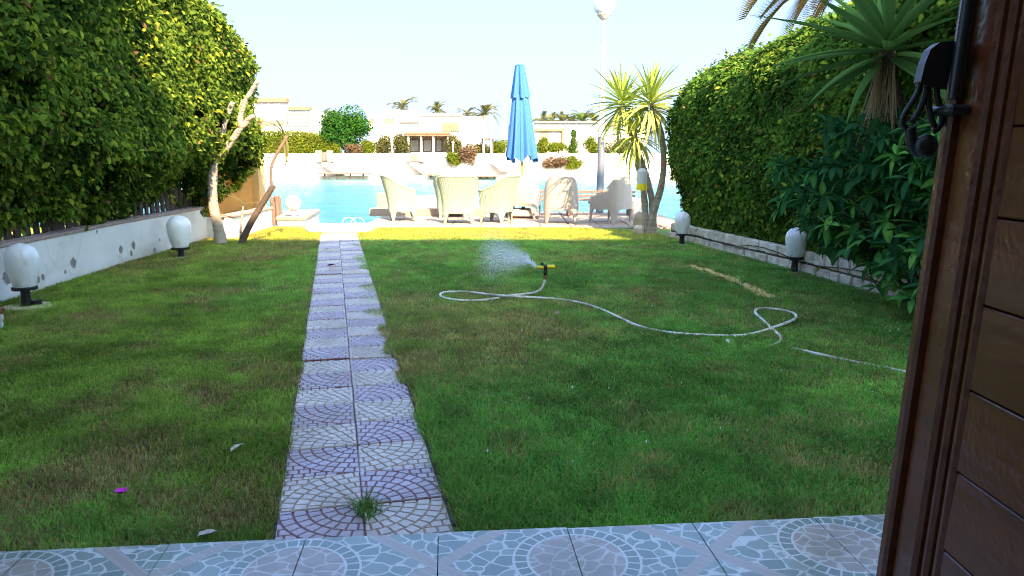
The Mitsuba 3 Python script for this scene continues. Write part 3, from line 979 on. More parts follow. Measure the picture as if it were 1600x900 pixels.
for p in tips:
    out = np.array([-.75, -.55, .25]) + brng.normal(0, .45, 3)
    out /= np.linalg.norm(out)
    a = np.cross(out, [0, 0, 1]); a /= np.linalg.norm(a); b = np.cross(out, a)
    tone = brng.choice(4, p=(.36, .34, .2, .1))
    k = brng.integers(5, 8)
    for q in range(k):
        az = q * 2 * PI / k + brng.uniform(-.3, .3)
        d = out * brng.uniform(.1, .55) + (a * math.cos(az) + b * math.sin(az))
        d[2] -= .12
        lm.append((p, d, brng.uniform(-.5, .5), brng.uniform(.7, 1.25), min(3, max(0, tone + brng.integers(-1, 2)))))
lm.sort(key=lambda e: np.linalg.norm(e[0]))
big, restv, restf, restc, o = 0, [], [], [], 0
for e in lm:
    M = leaf_frame(e[0], e[1], e[2], e[3])
    if big < 295:
        copy_part(bk, 'leaf', BLs[e[4]], M); big += 1
    else:
        v, f, c = BL[e[4]]
        restv.append(v @ M[:3, :3].T + M[:3, 3]); restf.append(f + o); restc.append(c); o += len(v)
if restv:
    part(bk, 'foliage', (np.vstack(restv), np.vstack(restf)), 'glossy_leaf_mat', True, np.vstack(restc), kind='stuff')
root = atY(1400, 430, 6.3); root[0] += .35; root[2] = .1
st = []
for i in range(0, len(tips), 3):
    p = tips[i]
    st.append(tube(spline([root + brng.normal(0, .1, 3) * [1, 1, 0], (root + p) / 2 + [.2, .1, .15], p], 7), np.linspace(.012, .004, 7), 5, False))
part(bk, 'stems', join(*st), 'dark_bark', kind='stuff')
fl = thing('hibiscus_flower', 'red flower with a yellow leaf in the right hedge beside the yucca trunks', 'flower')
mat('red_petal', (.55, .015, .02), .6)
part(fl, 'petals', join(*[xf(broad_leaf(.06, .05), (0, 0, 0), q * 2 * PI / 5, 0, -.4) for q in range(5)]), 'red_petal')
scene[fl + '__petals']['to_world'] = T().translate(list(atY(1048, 257, 12.0) - [.12, .0, 0])).rotate([0, 1, 0], -70)
f2 = thing('hibiscus_flower', 'lower dark red flower in the right hedge near the yucca foot', 'flower')
part(f2, 'petals', join(*[xf(broad_leaf(.05, .045), (0, 0, 0), q * 2 * PI / 5, 0, -.4) for q in range(5)]), 'red_petal')
scene[f2 + '__petals']['to_world'] = T().translate(list(atY(1045, 291, 12.0) - [.12, .0, 0])).rotate([0, 1, 0], -70)

# ------------------------------------------------------------------ lamps
def garden_lamp(label, u, v, gw, gh, ph, tilt=0.0, rz=0.0):
    k = thing('garden_lamp', label, 'lamp')
    p = at(u, v)
    R = lambda m: xf(xf(m, (0, 0, 0), 0, 0, tilt), (p[0], p[1], 0), 0)
    z = ph
    r = gw / 2
    prof = [(r * .60, z), (r * .64, z + .01)]
    for t in np.linspace(0.04, 1, 16):
        # pear: widest at 60 %, tapering down, round on top
        rr = r * (.64 + .36 * math.sin(min(t / .66, 1) * PI / 2) ** 1.15) if t < .66 else r * math.sqrt(max(0, 1 - ((t - .66) / .34) ** 2))
        prof.append((max(rr, .001), z + gh * t))
    part(k, 'globe', R(lathe(prof, 28)), 'globe_mat', True)
    part(k, 'collar', R(lathe([(.0, z - .02), (r * .74, z - .02), (r * .76, z - .008), (r * .76, z + .004), (r * .66, z + .008), (.0, z + .008)], 24)), 'black_plastic')
    part(k, 'post', R(lathe([(.0, .0), (.052, .0), (.052, .015), (.04, .02), (.036, ph - .03), (.05, ph - .02), (0, ph - .02)], 16)), 'black_plastic', 40)
    part(k, 'base_plate', R(lathe([(0, -.015), (.085, -.015), (.085, .006), (.06, .012), (0, .012)], 18)), 'grey_paint')
    return k


gl = garden_lamp('nearest white pear-shaped garden lamp on the left, in front of the chipped wall', 42, 480, .262, .385, .175)
garden_lamp('farther white pear-shaped garden lamp on the left, in front of the chipped wall', 283, 402, .30, .42, .125)
garden_lamp('nearer white pear-shaped garden lamp on the right, touched by hedge leaves', 1241, 426, .235, .335, .175)
garden_lamp('farther white pear-shaped garden lamp on the right, near the yucca foot', 1065, 382, .232, .335, .155)
part(gl, 'concrete_pad', lathe([(0, -.02), (.2, -.02), (.19, .012), (0, .016)], 14, at(42, 480)), 'stone_mat')
q = at(58, 478)
part(gl, 'junction_box', lathe([(0, 0), (.04, 0), (.045, .05), (.03, .055), (0, .055)], 12, q), 'black_plastic')

pipe = thing('irrigation_pipe', 'white pipe stub with brown valve at the left edge of the lawn', 'pipe')
q = at(2, 513)
part(pipe, 'stub', lathe([(.0, 0), (.018, 0), (.018, .08), (.024, .08), (.024, .12), (0, .12)], 14, (q[0], q[1], -.01)), 'white_paint')
mat('rust_mat', (.22, .10, .05), .7)
part(pipe, 'valve', join(lathe([(0, .11), (.02, .11), (.03, .135), (.026, .16), (0, .165)], 12, (q[0], q[1], 0)), prism_between((q[0] - .05, q[1], .14), (q[0] + .045, q[1], .15), .02, .022, .004)), 'rust_mat')

# cables along the stone wall
for lab, s0, s1, z, amp in (('dark cable sagging along the upper stones right of the nearer right lamp', 2.4, 5.2, .15, .05), ('thin dark cable along the stone joints between the two right lamps', .6, 3.0, .12, .03)):
    k = thing('cable', lab, 'cable')
    ss = np.linspace(s0, s1, 30)
    cr = np.random.default_rng(int(s0 * 10))
    pts = [(*rpos(s, -.018)[0], z + amp * math.sin((s - s0) * 3.1) * .6 + cr.uniform(-.004, .004)) for s in ss]
    put(k, tube(pts, .006, 6), 'black_plastic', True)

# quay pier with its round lamp
pk = thing('quay_pier', 'white masonry block at the water edge carrying a round lamp', 'pier')
A, B = at(472, 352), at(494, 330)
part(pk, 'block', extrude(Polygon([(-4.46, 14.25), (-3.93, 14.25), (-4.22, 16.4), (-4.85, 16.4)]), 2.65, -2.55), 'white_paint')
part(pk, 'cap', extrude(Polygon([(-4.48, 14.22), (-3.91, 14.22), (-4.20, 16.43), (-4.87, 16.43)]), .045, .102), 'patio_mat')
ql = thing('quay_lamp', 'round white globe lamp on a short post at the water edge', 'lamp')
q = at(459, 339, .147)
part(ql, 'post', lathe([(0, 0), (.09, 0), (.09, .015), (.045, .02), (.045, .13), (.06, .14), (0, .14)], 14, (q[0], q[1], .147)), 'grey_paint')
part(ql, 'globe', lathe([(.148 * math.cos(t), .147 + .27 + .148 * math.sin(t)) for t in np.linspace(-1.25, PI / 2 - .01, 18)], 24, (q[0], q[1], 0)), 'globe_mat', True)

# old timber post, ladder rails, ochre end wall, low planter
wk = thing('timber_post', 'old split timber post at the water edge left of the round lamp', 'post')
q = at(432, 347)
tp = []
for i in range(7):
    a = i * .9
    h = .52 + .07 * math.sin(i * 2.3)
    tp.append(box((.075, .06, h), (q[0] + .07 * math.cos(a), q[1] + .07 * math.sin(a), h / 2 - .06), a, .01, ry=.03 * math.sin(i)))
for m in tp:
    part(wk, 'split_board', m, 'weathered_wood')
lk = thing('pool_ladder', 'grey metal ladder hoops at the quay edge beyond the path', 'ladder')
for i, x0 in enumerate((532, 546)):
    a, b = at(x0, 350), at(x0 + 24, 349)
    mid = (a + b) / 2
    arc = [(a[0], 14.62, -.5)] + [(a[0] + (b[0] - a[0]) * (1 - math.cos(t)) / 2, 14.62, -.02 + .135 * math.sin(t)) for t in np.linspace(0, PI, 14)] + [(b[0], 14.62, -.5)]
    part(lk, 'hoop', tube(arc, .012, 7), 'grey_paint', True)
ok = thing('ochre_wall', 'ochre end wall behind the bare tree, partly in hedge shade', 'wall')
part(ok, 'wall', box((.25, 1.75, 2.1), (-4.79, 12.75, 1.05 - .1)), 'ochre_mat')
part(ok, 'pillar', box((.34, .34, 2.0), (-4.72, 13.75, .9)), 'ochre_cream')
part(ok, 'cap', box((.42, .42, .06), (-4.72, 13.75, 1.93), 0, .01), 'ochre_cream')
bkk = thing('planter', 'low white planter with reddish coping in front of the ochre wall', 'planter')
part(bkk, 'wall', box((.14, 1.9, .42), (-4.46, 12.75, .13)), 'plaster_mat')
part(bkk, 'coping', box((.22, 1.94, .04), (-4.47, 12.75, .362), 0, .008), 'coping_mat')
part(bkk, 'end_wall', box((.34, .13, .42), (-4.70, 11.93, .13)), 'plaster_mat')

# ------------------------------------------------------------------ bare pruned tree and leaning sapling
bt = thing('bare_tree', 'bare pruned pale tree with three lopped limbs in front of the left hedge', 'tree')
BY = 11.15
P = lambda u, v, dy=0.0: atY(u, v, BY + dy)
b0 = P(345, 383); b0[2] = -.06
part(bt, 'trunk', rough(tube(spline([b0, P(341, 355), P(333, 318), P(332, 280), P(336, 250), P(341, 240)], 24), np.linspace(.078, .062, 24) * (1 + .25 * np.exp(-np.arange(24) / 2.5)), 14), .018, 14), 'bark_mat', True)
part(bt, 'limb', rough(tube(spline([P(339, 246), P(346, 215), P(351, 192), P(357, 175), P(364, 160)], 18), np.linspace(.050, .036, 18), 14), .018, 14), 'bark_mat', True)
l2 = part(bt, 'limb', rough(tube(spline([P(341, 244), P(358, 226, -.03), P(378, 198, -.06), P(398, 181, -.1)], 18), np.linspace(.048, .034, 18), 14), .018, 14), 'bark_mat', True)
part(bt, 'limb', rough(tube(spline([P(376, 200, -.06), P(378, 173, -.06), P(389, 148, -.08), P(404, 126, -.1)], 16), np.linspace(.042, .030, 16), 14), .018, 14), 'bark_mat', True)
part(bt, 'twig', tube(spline([P(378, 180), P(375, 168), P(379, 155)], 8), np.linspace(.016, .008, 8), 6), 'bark_mat', True)
sk = thing('leaning_sapling', 'thin leaning sapling with a brown lower stem, pale upper stem and drooping long leaves', 'tree')
b0 = P(376, 384); b0[2] = -.04
part(sk, 'lower_stem', tube(spline([b0, P(391, 350), P(410, 318), P(427, 290)], 14), np.linspace(.052, .042, 14), 9), 'dark_bark', True, label='dark brown lower stem')
part(sk, 'upper_stem', tube(spline([P(426, 292), P(423, 278), P(424, 262), P(431, 243), P(441, 226), P(448, 212)], 18), np.linspace(.020, .025, 18), 9), 'weathered_wood', True, label='pale upper stem')
SAP = [leaf_shape(.5, .05, d, (.22, .22, .08), (.25, .23, .10), 'leaf_mat') for d in (.25, .6)]
grs = np.random.default_rng(14)
for d, s in (((-.6, 0, .5), .9), ((-.35, -.2, .7), .8), ((.1, 0, .9), .7), ((-.8, .2, -.4), 1.0), ((.5, .2, .3), .7), ((.2, -.2, -.8), .9), ((-.15, .1, -.9), .9), ((.75, 0, -.5), .8), ((-.25, -.3, .9), .7)):
    copy_part(sk, 'leaf', SAP[grs.integers(2)], leaf_frame(P(446, 214) + np.array(d) * .03, d, grs.uniform(-.5, .5), s))
sp = thing('young_plant', 'small yellowing young plant between the bare tree and the leaning sapling', 'plant')
b0 = P(376, 380, .15); b0[2] = -.02
part(sp, 'stem', tube(spline([b0, P(377, 350, .15), P(380, 322, .15)], 10), np.linspace(.022, .014, 10), 7), 'bark_mat', True)
for d, s in (((-.5, 0, .8), .75), ((.1, .1, 1), .6), ((.6, 0, .35), .7), ((.75, -.1, -.1), .7), ((-.3, 0, .9), .6)):
    copy_part(sp, 'leaf', SAP[grs.integers(2)], leaf_frame(P(380, 322, .15), d, grs.uniform(-.5, .5), s))
tn = thing('plastic_pot', 'small teal plastic pot by the planter foot', 'pot')
mat('teal_mat', (.02, .35, .30), .5)
q = at(372, 362)
part(tn, 'pot', lathe([(0, 0), (.045, 0), (.06, .13), (.066, .14), (.055, .14), (.045, .02), (0, .02)], 14, (q[0], q[1] + .2, 0)), 'teal_mat')

# ------------------------------------------------------------------ chairs
def tub_chair(label, p, face, group, w=.60, dp=.56, back=.90, arm=.62, flare=.12, ribs=True, mat_='wicker_mat', arch=.20, name='wicker_chair', seat_z=.40, lean=.05):
    """A tub armchair opening towards local +y; face = world angle of its front."""
    k = thing(name, label, 'chair', group)
    nphi, nz = 241 if ribs else 121, 13
    span = math.radians(128)
    a, b = w / 2, dp / 2

    def shell(off):
        def fn(u, t):
            phi = -PI / 2 + (u * 2 - 1) * span             # back at -90 deg
            cx, sy = np.cos(phi), np.sin(phi)
            ex = .62
            X = np.sign(cx) * np.abs(cx) ** ex; Y = np.sign(sy) * np.abs(sy) ** ex
            bk_ = np.clip(.5 - .5 * np.sin(phi), 0, 1)     # 1 at the back, 0 at the front
            top = arm + (back - arm) * (np.clip((bk_ - .30) / .62, 0, 1) ** 2 * (3 - 2 * np.clip((bk_ - .30) / .62, 0, 1)))
            # legs at the four corners, arches between
            ang = np.abs((u * 2 - 1) * span)
            legs = np.minimum(np.abs(ang - math.radians(48)), np.abs(ang - span))
            lw = np.clip((legs - .09) / .34, 0, 1)
            bot = arch * (lw * lw * (3 - 2 * lw)) ** .6
            z = bot + (top - bot) * t
            rel = np.clip(z / back, 0, 1)
            sc = 1 + (flare * 2 / w) * np.clip((rel - .35) / .65, 0, 1) ** 1.5 + .05 * np.clip(.12 - rel, 0, 1) * 4
            rib = (1 + .013 * np.sin(phi * 44)) if ribs and off > 0 else 1.0
            x = (a * sc + off) * X * rib
            y = (b * sc + off) * Y * rib - lean * rel * bk_
            return np.stack([x, y, z], 1)
        return fn
    o, fo = grid(shell(.012), nphi, nz)
    i_, fi = grid(shell(-.012), nphi, nz, True)
    v, f = join((o, fo), (i_, fi))
    e = []
    n = nphi * nz
    for i in range(nphi - 1):
        for j in (0, nz - 1):
            A, B = i * nz + j, (i + 1) * nz + j
            e += [(A, B, n + B), (A, n + B, n + A)]
    for j in range(nz - 1):
        for i in (0, nphi - 1):
            A, B = i * nz + j, i * nz + j + 1
            e += [(A, B, n + B), (A, n + B, n + A)]
    f = np.vstack([f, np.array(e)])
    R = lambda m: xf(m, (p[0], p[1], 0.011), face - PI / 2)
    part(k, 'shell', R((v, f)), mat_, 40)
    mid = (o.reshape(nphi, nz, 3)[:, -1] + i_.reshape(nphi, nz, 3)[:, -1]) / 2
    part(k, 'rim', R(tube(mid[::4] if ribs else mid[::3], .022 if ribs else .015, 8)), mat_, True)
    part(k, 'seat', R(box((w * .90, dp * .84, .07), (0, .02, seat_z), 0, .02)), mat_)
    part(k, 'apron', R(box((w * .74, .025, .13), (0, dp * .40, seat_z - .08), 0, .008)), mat_)
    if ribs:
        for sx in (-1, 1):
            part(k, 'leg', R(tube([(sx * w * .40, dp * .38, 0), (sx * w * .38, dp * .36, .36)], (.022, .030), 8)), mat_, True)
    return k


G1, G2 = 'pale green wicker armchairs on the patio', 'white moulded tub chairs on the patio'
tub_chair('leftmost pale wicker armchair on the patio, turned sideways towards the right', at(631, 345), math.radians(12), G1)
tub_chair('wicker armchair seen straight from behind, second from the left', at(717, 349), math.radians(92), G1)
tub_chair('wicker armchair hidden behind the second armchair, only its left arm showing', at(706, 340), math.radians(100), G1)
tub_chair('wicker armchair turned to the left, just left of the parasol', at(775, 347), math.radians(158), G1)
tub_chair('white tub chair directly behind the parasol pole', at(819, 341), math.radians(75), G2, w=.64, dp=.6, back=.88, arm=.5, flare=-.04, ribs=False, mat_='resin_mat', arch=.26, name='tub_chair')
tub_chair('white tub chair seen from behind, right of the parasol pole', at(876, 349), math.radians(88), G2, w=.66, dp=.6, back=.88, arm=.5, flare=-.05, ribs=False, mat_='resin_mat', arch=.26, name='tub_chair')
tub_chair('rightmost tub chair, in palm shade and turned left beside the yucca', at(953, 348), math.radians(140), G2, w=.74, dp=.70, back=.88, arm=.5, flare=-.07, ribs=False, mat_='resin_mat', arch=.27, name='tub_chair')

# parapet and slatted bench at the quay
pp = thing('quay_parapet', 'low white masonry parapet along the quay behind the armchairs', 'wall')
part(pp, 'wall', box((2.2, .35, .42), (-1.85, 17.0, .21)), 'white_paint')
part(pp, 'step', box((2.5, .45, .16), (-1.85, 16.55, .085)), 'patio_mat')
part(pp, 'end_block', box((.5, .4, .48), (-2.75, 16.95, .24)), 'patio_mat')
sb = thing('slatted_bench', 'low slatted wooden bench behind the tub chairs', 'bench')
for i in range(4):
    part(sb, 'slat', box((3.0, .10, .03), (1.25, 16.3 + i * .125, .36), 0, .005), 'weathered_wood')
for i in range(2):
    part(sb, 'back_slat', box((3.0, .025, .06), (1.25, 16.82, .42 + i * .09), 0, .005), 'weathered_wood')
for x in (-.1, 1.25, 2.6):
    part(sb, 'leg', box((.07, .5, .34), (x, 16.5, .175), 0, .005), 'weathered_wood')
    part(sb, 'back_post', box((.06, .05, .54), (x, 16.86, .275), 0, .005), 'weathered_wood')

# ------------------------------------------------------------------ parasol
pu = thing('parasol', 'closed blue parasol on a yellow pole standing among the patio chairs', 'parasol')
UB = at(818, 341)


def folded(z0, z1, r0, r1, seed, hem=0.0, n=240, m=24, hi=.05):
    g = np.random.default_rng(seed)
    ph = g.uniform(0, 6, 4)

    def fn(u, t):
        a = u * 2 * PI
        env = r0 + (r1 - r0) * t ** .9
        k1, k2 = (8, 13) if hi > .02 else (6, 9)
        fold = .15 * np.sin(k1 * a + ph[0] + .6 * np.sin(a + ph[1])) + .08 * np.sin(k2 * a + ph[2]) + (hi * np.sin(17 * a + ph[3] + 3 * t) * t if hi > .02 else 0)
        r = env * (1 + fold * (.45 + .75 * t))
        z = z0 + (z1 - z0) * t + hem * t ** 6 * np.sin(8 * a + ph[0]) + hem * .6 * t ** 6 * np.sin(3 * a + ph[1])
        return np.stack([r * np.cos(a), r * np.sin(a), z], 1)
    return grid(fn, n, m, True)


zt = atY(815, 102, UB[1])[2]; zb = atY(818, 249, UB[1])[2]; zm = atY(815, 151, UB[1])[2]
tilt = -.028
R = lambda m: xf(xf(m, (0, 0, 0), 0, 0, tilt), (UB[0], UB[1], 0))
v, f = folded(zm + .03, zb, .155, .295, 5, hem=.05)
cen = v[f].mean(1); aa = np.arctan2(cen[:, 1], cen[:, 0]); hz = (cen[:, 2] - zb) / (zm - zb)
part(pu, 'canopy', R((v, f)), 'blue_fabric', True)
part(pu, 'top_canopy', R(folded(zt, zm - .02, .09, .185, 6, hem=.018, hi=.012)), 'blue_fabric', True)
part(pu, 'top_cap', R(lathe([(.0, zt + .03), (.05, zt + .025), (.098, zt - .01)][::-1], 20)), 'blue_fabric', True)
part(pu, 'finial', R(lathe([(.012, zt), (.012, zt + .05), (.02, zt + .06), (.012, zt + .085), (0, zt + .09)], 10)), 'grey_paint')
part(pu, 'pole', R(tube([(0, 0, .52), (0, 0, zt)], .024, 12)), 'yellow_paint', True)
part(pu, 'inner_pole', R(tube([(0, 0, .1), (0, 0, .56)], .019, 10)), 'white_paint', True)
part(pu, 'holder', R(tube([(0, 0, .12), (0, 0, .34)], .036, 12)), 'rust_mat', True)
part(pu, 'knob', R(tube([(.03, -.02, .30), (.075, -.05, .30)], .012, 8)), 'steel_mat', True)
part(pu, 'base', box((.62, .46, .14), (UB[0] + .0, UB[1], .13), .06, .02), 'stone_mat')
part(pu, 'foot', box((.12, .10, .07), (UB[0] - .2, UB[1] - .1, .044)), 'weathered_wood')
part(pu, 'foot', box((.12, .10, .07), (UB[0] + .2, UB[1] - .1, .044)), 'weathered_wood')

# ------------------------------------------------------------------ tall lamp post, hanging box, rocks
lp = thing('lamp_post', 'tall white lamp post with a round globe, its foot painted grey, behind the chairs', 'lamp post')
LY = 17.3
b, t = atY(938, 300, LY), atY(944, 22, LY)
b[2] = 0; b[0] = atY(937, 330, LY)[0]
up = lambda z: b + (t - b) * z / t[2]
mat('dark_grey_paint', (0.13, 0.14, 0.17), 0.6)
part(lp, 'base', tube([up(0), up(1.72)], (.085, .075), 16), 'dark_grey_paint', True)
part(lp, 'pole', tube([up(1.72), up(t[2] - .05)], (.066, .045), 16), 'white_paint', True)
part(lp, 'collar', lathe([(.05, -.12), (.09, -.10), (.16, -.02), (.16, .0), (0, .0)], 18, t), 'stone_mat')
part(lp, 'globe', lathe([(.25 * math.cos(a), .20 + .25 * math.sin(a)) for a in np.linspace(-.9, PI / 2 - .01, 18)], 26, t), 'globe_mat', True)
hb = thing('hanging_container', 'white container with a yellow bottom hanging beside the yucca crowns', 'container')
q = atY(1003, 281, YY - .25)
part(hb, 'body', lathe([(.085, -.08), (.085, .13), (.06, .17), (.02, .19), (0, .19)], 16, q), 'white_paint')
part(hb, 'bottom', lathe([(0, -.17), (.088, -.17), (.088, -.06), (.08, -.06)], 16, q), 'yellow_paint')
part(hb, 'wire', tube([q + [0, 0, .18], atY(997, 240, YY - .05)], .004, 5), 'grey_paint')


def rock(label, u, v, s, m_, seed, name='rock'):
    k = thing(name, label, 'rock')
    t = trimesh.creation.icosphere(subdivisions=3)
    vv = np.array(t.vertices)
    vv *= (1 + .5 * (meshkit.fbm(vv * 1.4 + seed, 3, seed) - .5))[:, None]
    vv = np.sign(vv) * np.abs(vv) ** .8
    p = at(u, v)
    put(k, (vv * s + [p[0], p[1], s[2] * .7], np.array(t.faces)), m_, 35)


mat('tan_rock', proc(lambda p, n, uv: mix((.36, .26, .18), (.55, .42, .30), fbm(p.x * 12, p.y * 12, p.z * 12))), .9)
rock('tan rock propped beside the yucca foot', 999, 357, np.array([.12, .10, .17]), 'tan_rock', 3)
rock('pale grey stone block at the yucca foot', 998, 366, np.array([.09, .08, .09]), 'stone_mat', 8)
gb = thing('plastic_tub', 'pale grey round plastic tub behind the rightmost tub chair', 'tub')
q = at(996, 346)
part(gb, 'body', lathe([(0, .01), (.16, .01), (.19, .36), (.20, .40), (.15, .46), (0, .48)], 20, (q[0] + .03, q[1] + .25, 0)), 'white_paint', 40)

# ------------------------------------------------------------------ hose and sprinkler
hz = thing('garden_hose', 'long white garden hose looping across the right lawn', 'hose')
SP = at(851, 466)
pa = [(852, 432, .20), (851, 440, .13), (845, 452, .06), (825, 459, .02), (800, 462, .015), (765, 468, .012), (735, 470, .012), (705, 468, .012), (688, 462, .012), (695, 457, .012), (720, 456, .012), (760, 460, .02), (800, 463, .04), (850, 466, .012), (900, 472, .012), (940, 484, .012), (975, 500, .012), (1005, 512, .012), (1045, 520, .012), (1100, 524, .012), (1150, 525, .012), (1190, 518, .014), (1222, 507, .022), (1243, 497, .014), (1238, 489, .012), (1215, 484, .012), (1190, 482, .012), (1180, 487, .012), (1188, 497, .012), (1203, 511, .004), (1215, 522, .012), (1220, 530, .010), (1208, 540, .006), (1185, 547, -.01), (1150, 541, -.012), (1139, 536, .008), (1146, 532, -.004), (1200, 538, -.02), (1262, 550, .012), (1315, 562, .010), (1365, 572, .008), (1420, 583, .012), (1480, 597, .01)]
Y0 = at(851, 464)[1]
hp = []
for i, (u, v, z) in enumerate(pa):
    hp.append(atY(u, v, Y0) if i < 3 else at(u, v, z))
hpts = spline(hp, 420)
hpts[:, 2] = np.maximum(hpts[:, 2], -.02)
put(hz, tube(hpts, .0125, 8), 'hose_mat', True)
sk_ = thing('sprinkler', 'black sprinkler with yellow arms on the upright hose end', 'sprinkler')
q = hp[0]
part(sk_, 'coupling', lathe([(.014, -.035), (.017, -.03), (.017, -.005), (.013, 0), (0, 0)], 12, q + [0, 0, .01]), 'rust_mat')
part(sk_, 'body', lathe([(0, 0), (.016, 0), (.019, .03), (.014, .05), (.02, .06), (.022, .085), (.012, .10), (0, .10)], 12, q + [0, 0, .012]), 'black_plastic')
part(sk_, 'arm', tube(spline([q + [0, 0, .085], q + [.045, .01, .09], q + [.085, .02, .085]], 8), np.linspace(.016, .022, 8), 8), 'yellow_paint', True)
part(sk_, 'arm', tube(spline([q + [0, 0, .085], q + [-.05, -.01, .085], q + [-.085, -.02, .092]], 8), np.linspace(.015, .010, 8), 8), 'yellow_paint', True)
part(sk_, 'cap', lathe([(.014, .108), (.014, .125), (.006, .13), (0, .13)], 10, q + [-.03, 0, 0]), 'black_plastic')
# the jet and its drops
scene['drop_mat'] = {'type': 'twosided', 'bsdf': {'type': 'principled', 'base_color': col(.85, .88, .92), 'roughness': .2, 'specular': .5}}
wr = np.random.default_rng(91)
octv = np.array([(1, 0, 0), (-1, 0, 0), (0, 1, 0), (0, -1, 0), (0, 0, 1), (0, 0, -1)], float)
octf = np.array([(0, 2, 4), (2, 1, 4), (1, 3, 4), (3, 0, 4), (2, 0, 5), (1, 2, 5), (3, 1, 5), (0, 3, 5)])


def drops(P, r, stretch):
    n = len(P)
    v = octv[None] * r[:, None, None]
    v = v * np.array([1, 1, 1])[None, None]
    v[:, :, 2] *= stretch[:, None]
    return (P[:, None] + v).reshape(-1, 3), (octf[None] + 6 * np.arange(n)[:, None, None]).reshape(-1, 3)


tip = q + [-.085, -.02, .095]
n = 30000
tt = wr.random(n) ** .8
fan = wr.normal(0, .12, n) * (tt * 1.3 + .1); fan2 = wr.normal(0, .35, n) * (tt + .05)
P_ = tip + np.stack([-.06 - .40 * tt + fan * .35, .10 * tt + fan2, -.02 * tt + .05 + wr.normal(.06, .085, n) * (.25 + tt)], 1)
P_ = P_[P_[:, 2] > .03]
core_n = 500
t2 = wr.random(core_n)
Pc = tip + np.stack([-.11 * t2, .02 * t2, .08 * t2 - .02 * t2 ** 2], 1) + wr.normal(0, .006, (core_n, 3)) * (1 + 2 * t2[:, None])
far_n = 260
Pf = np.stack([wr.uniform(-2.2, 3.6, far_n), wr.uniform(2.6, 9.5, far_n), wr.uniform(.03, .25, far_n)], 1)
aF, bF = path_coords(Pf[:, 0], Pf[:, 1])
Pf = Pf[(aF > .45) & shp.contains_xy(lawn_poly, Pf[:, 0], Pf[:, 1])]
allP = np.vstack([P_, Pc, Pf])
rad = np.r_[wr.uniform(.0006, .0015, len(P_)), wr.uniform(.002, .004, core_n), wr.uniform(.0022, .004, len(Pf))]
put('water_drops', drops(allP, rad, np.r_[np.full(len(P_) + core_n, 1.2), np.full(len(Pf), 2.2)]), 'drop_mat', True)
labels['water_drops'] = {'label': 'spray of fine water drops thrown by the sprinkler over the right lawn', 'kind': 'stuff'}

# ------------------------------------------------------------------ litter on path and lawn
def litter(name, label, cat, u, v, L, W, m_, rz, seed, z=.02):
    k = thing(name, label, cat)
    g = np.random.default_rng(seed)
    vv, ff = broad_leaf(L, W)
    vv = vv + g.normal(0, L * .03, vv.shape)
    p = at(u, v, z)
    put(k, xf((vv, ff), p, rz, g.uniform(-.5, .5), -.3), m_, True)


mat('dry_leaf_mat', (.22, .14, .09), .7)
mat('dark_leaf_mat', (.05, .03, .02), .7)
mat('pale_leaf_mat', (.50, .42, .36), .7)
litter('fallen_leaf', 'dark fallen leaf on the left tiles of the far path', 'leaf', 511, 416, .10, .06, 'dark_leaf_mat', .3, 1, .035)
litter('fallen_leaf', 'small dark fallen leaf farthest along the path', 'leaf', 506, 390, .08, .03, 'dark_leaf_mat', .1, 2, .03)
litter('fallen_leaf', 'pale curled dry leaf on the left lawn near the path', 'leaf', 362, 704, .07, .03, 'pale_leaf_mat', 1.2, 3, .035)
litter('fallen_leaf', 'pale crumpled leaf on the lawn by the terrace edge', 'leaf', 308, 838, .06, .035, 'pale_leaf_mat', .5, 4, .03)
litter('fallen_leaf', 'tiny brown leaf on a path tile near the door', 'leaf', 530, 664, .035, .012, 'dry_leaf_mat', 2.6, 5, .024)
litter('fallen_leaf', 'pinkish brown dry leaf on the right lawn below the sprinkler', 'leaf', 868, 491, .07, .05, 'dry_leaf_mat', 1.0, 6, .04)
pf = thing('bougainvillea_flower', 'bright magenta fallen flower on the left lawn', 'flower')
mat('magenta_mat', (.62, .03, .50), .7)
q = at(190, 772, .03)
for i in range(7):
    part(pf, 'petal', xf(broad_leaf(.030, .026), q, i * .9, 0, -.75 - .15 * (i % 2)), 'magenta_mat', True)

# ------------------------------------------------------------------ door leaf at the right
dk = thing('door', 'brown glossy wooden door leaf of horizontal boards standing open at the right edge', 'door')
DX, DY0, DY1, DZ0, DZ1 = .645, .16, 1.115, .06, 2.12
dtilt = .050
DR = lambda m: xf(xf((np.asarray(m[0]) - [DX, 0, 1.28], m[1]), (0, 0, 0), 0, 0, dtilt), (DX, 0, 1.28))
dbx = lambda x0, x1, y0, y1, z0, z1, bev=.003, rx=0., ry=0.: DR(box((x1 - x0, y1 - y0, z1 - z0), ((x0 + x1) / 2, (y0 + y1) / 2, (z0 + z1) / 2), 0, bev, rx, ry))
part(dk, 'astragal', dbx(DX - .012, DX + .03, DY1 - .001, DY1 + .022, DZ0, DZ1, .005), 'door_mat')
part(dk, 'stile', dbx(DX, DX + .045, DY1 - .060, DY1 - .003, DZ0, DZ1, .006), 'door_mat')
part(dk, 'moulding', dbx(DX + .008, DX + .04, DY1 - .078, DY1 - .0625, DZ0 + .1, DZ1 - .1, .005), 'door_mat')
part(dk, 'moulding', dbx(DX + .014, DX + .04, DY1 - .096, DY1 - .080, DZ0 + .1, DZ1 - .1, .005), 'door_mat')
part(dk, 'hinge_stile', dbx(DX, DX + .045, DY0, DY0 + .09, DZ0, DZ1, .006), 'door_mat')
part(dk, 'bottom_rail', dbx(DX, DX + .045, DY0 + .093, DY1 - .099, DZ0, DZ0 + .16, .005), 'door_mat')
part(dk, 'top_rail', dbx(DX, DX + .045, DY0 + .093, DY1 - .099, DZ1 - .12, DZ1, .005), 'door_mat')
z, i = DZ0 + .163, 0
drng = np.random.default_rng(6)
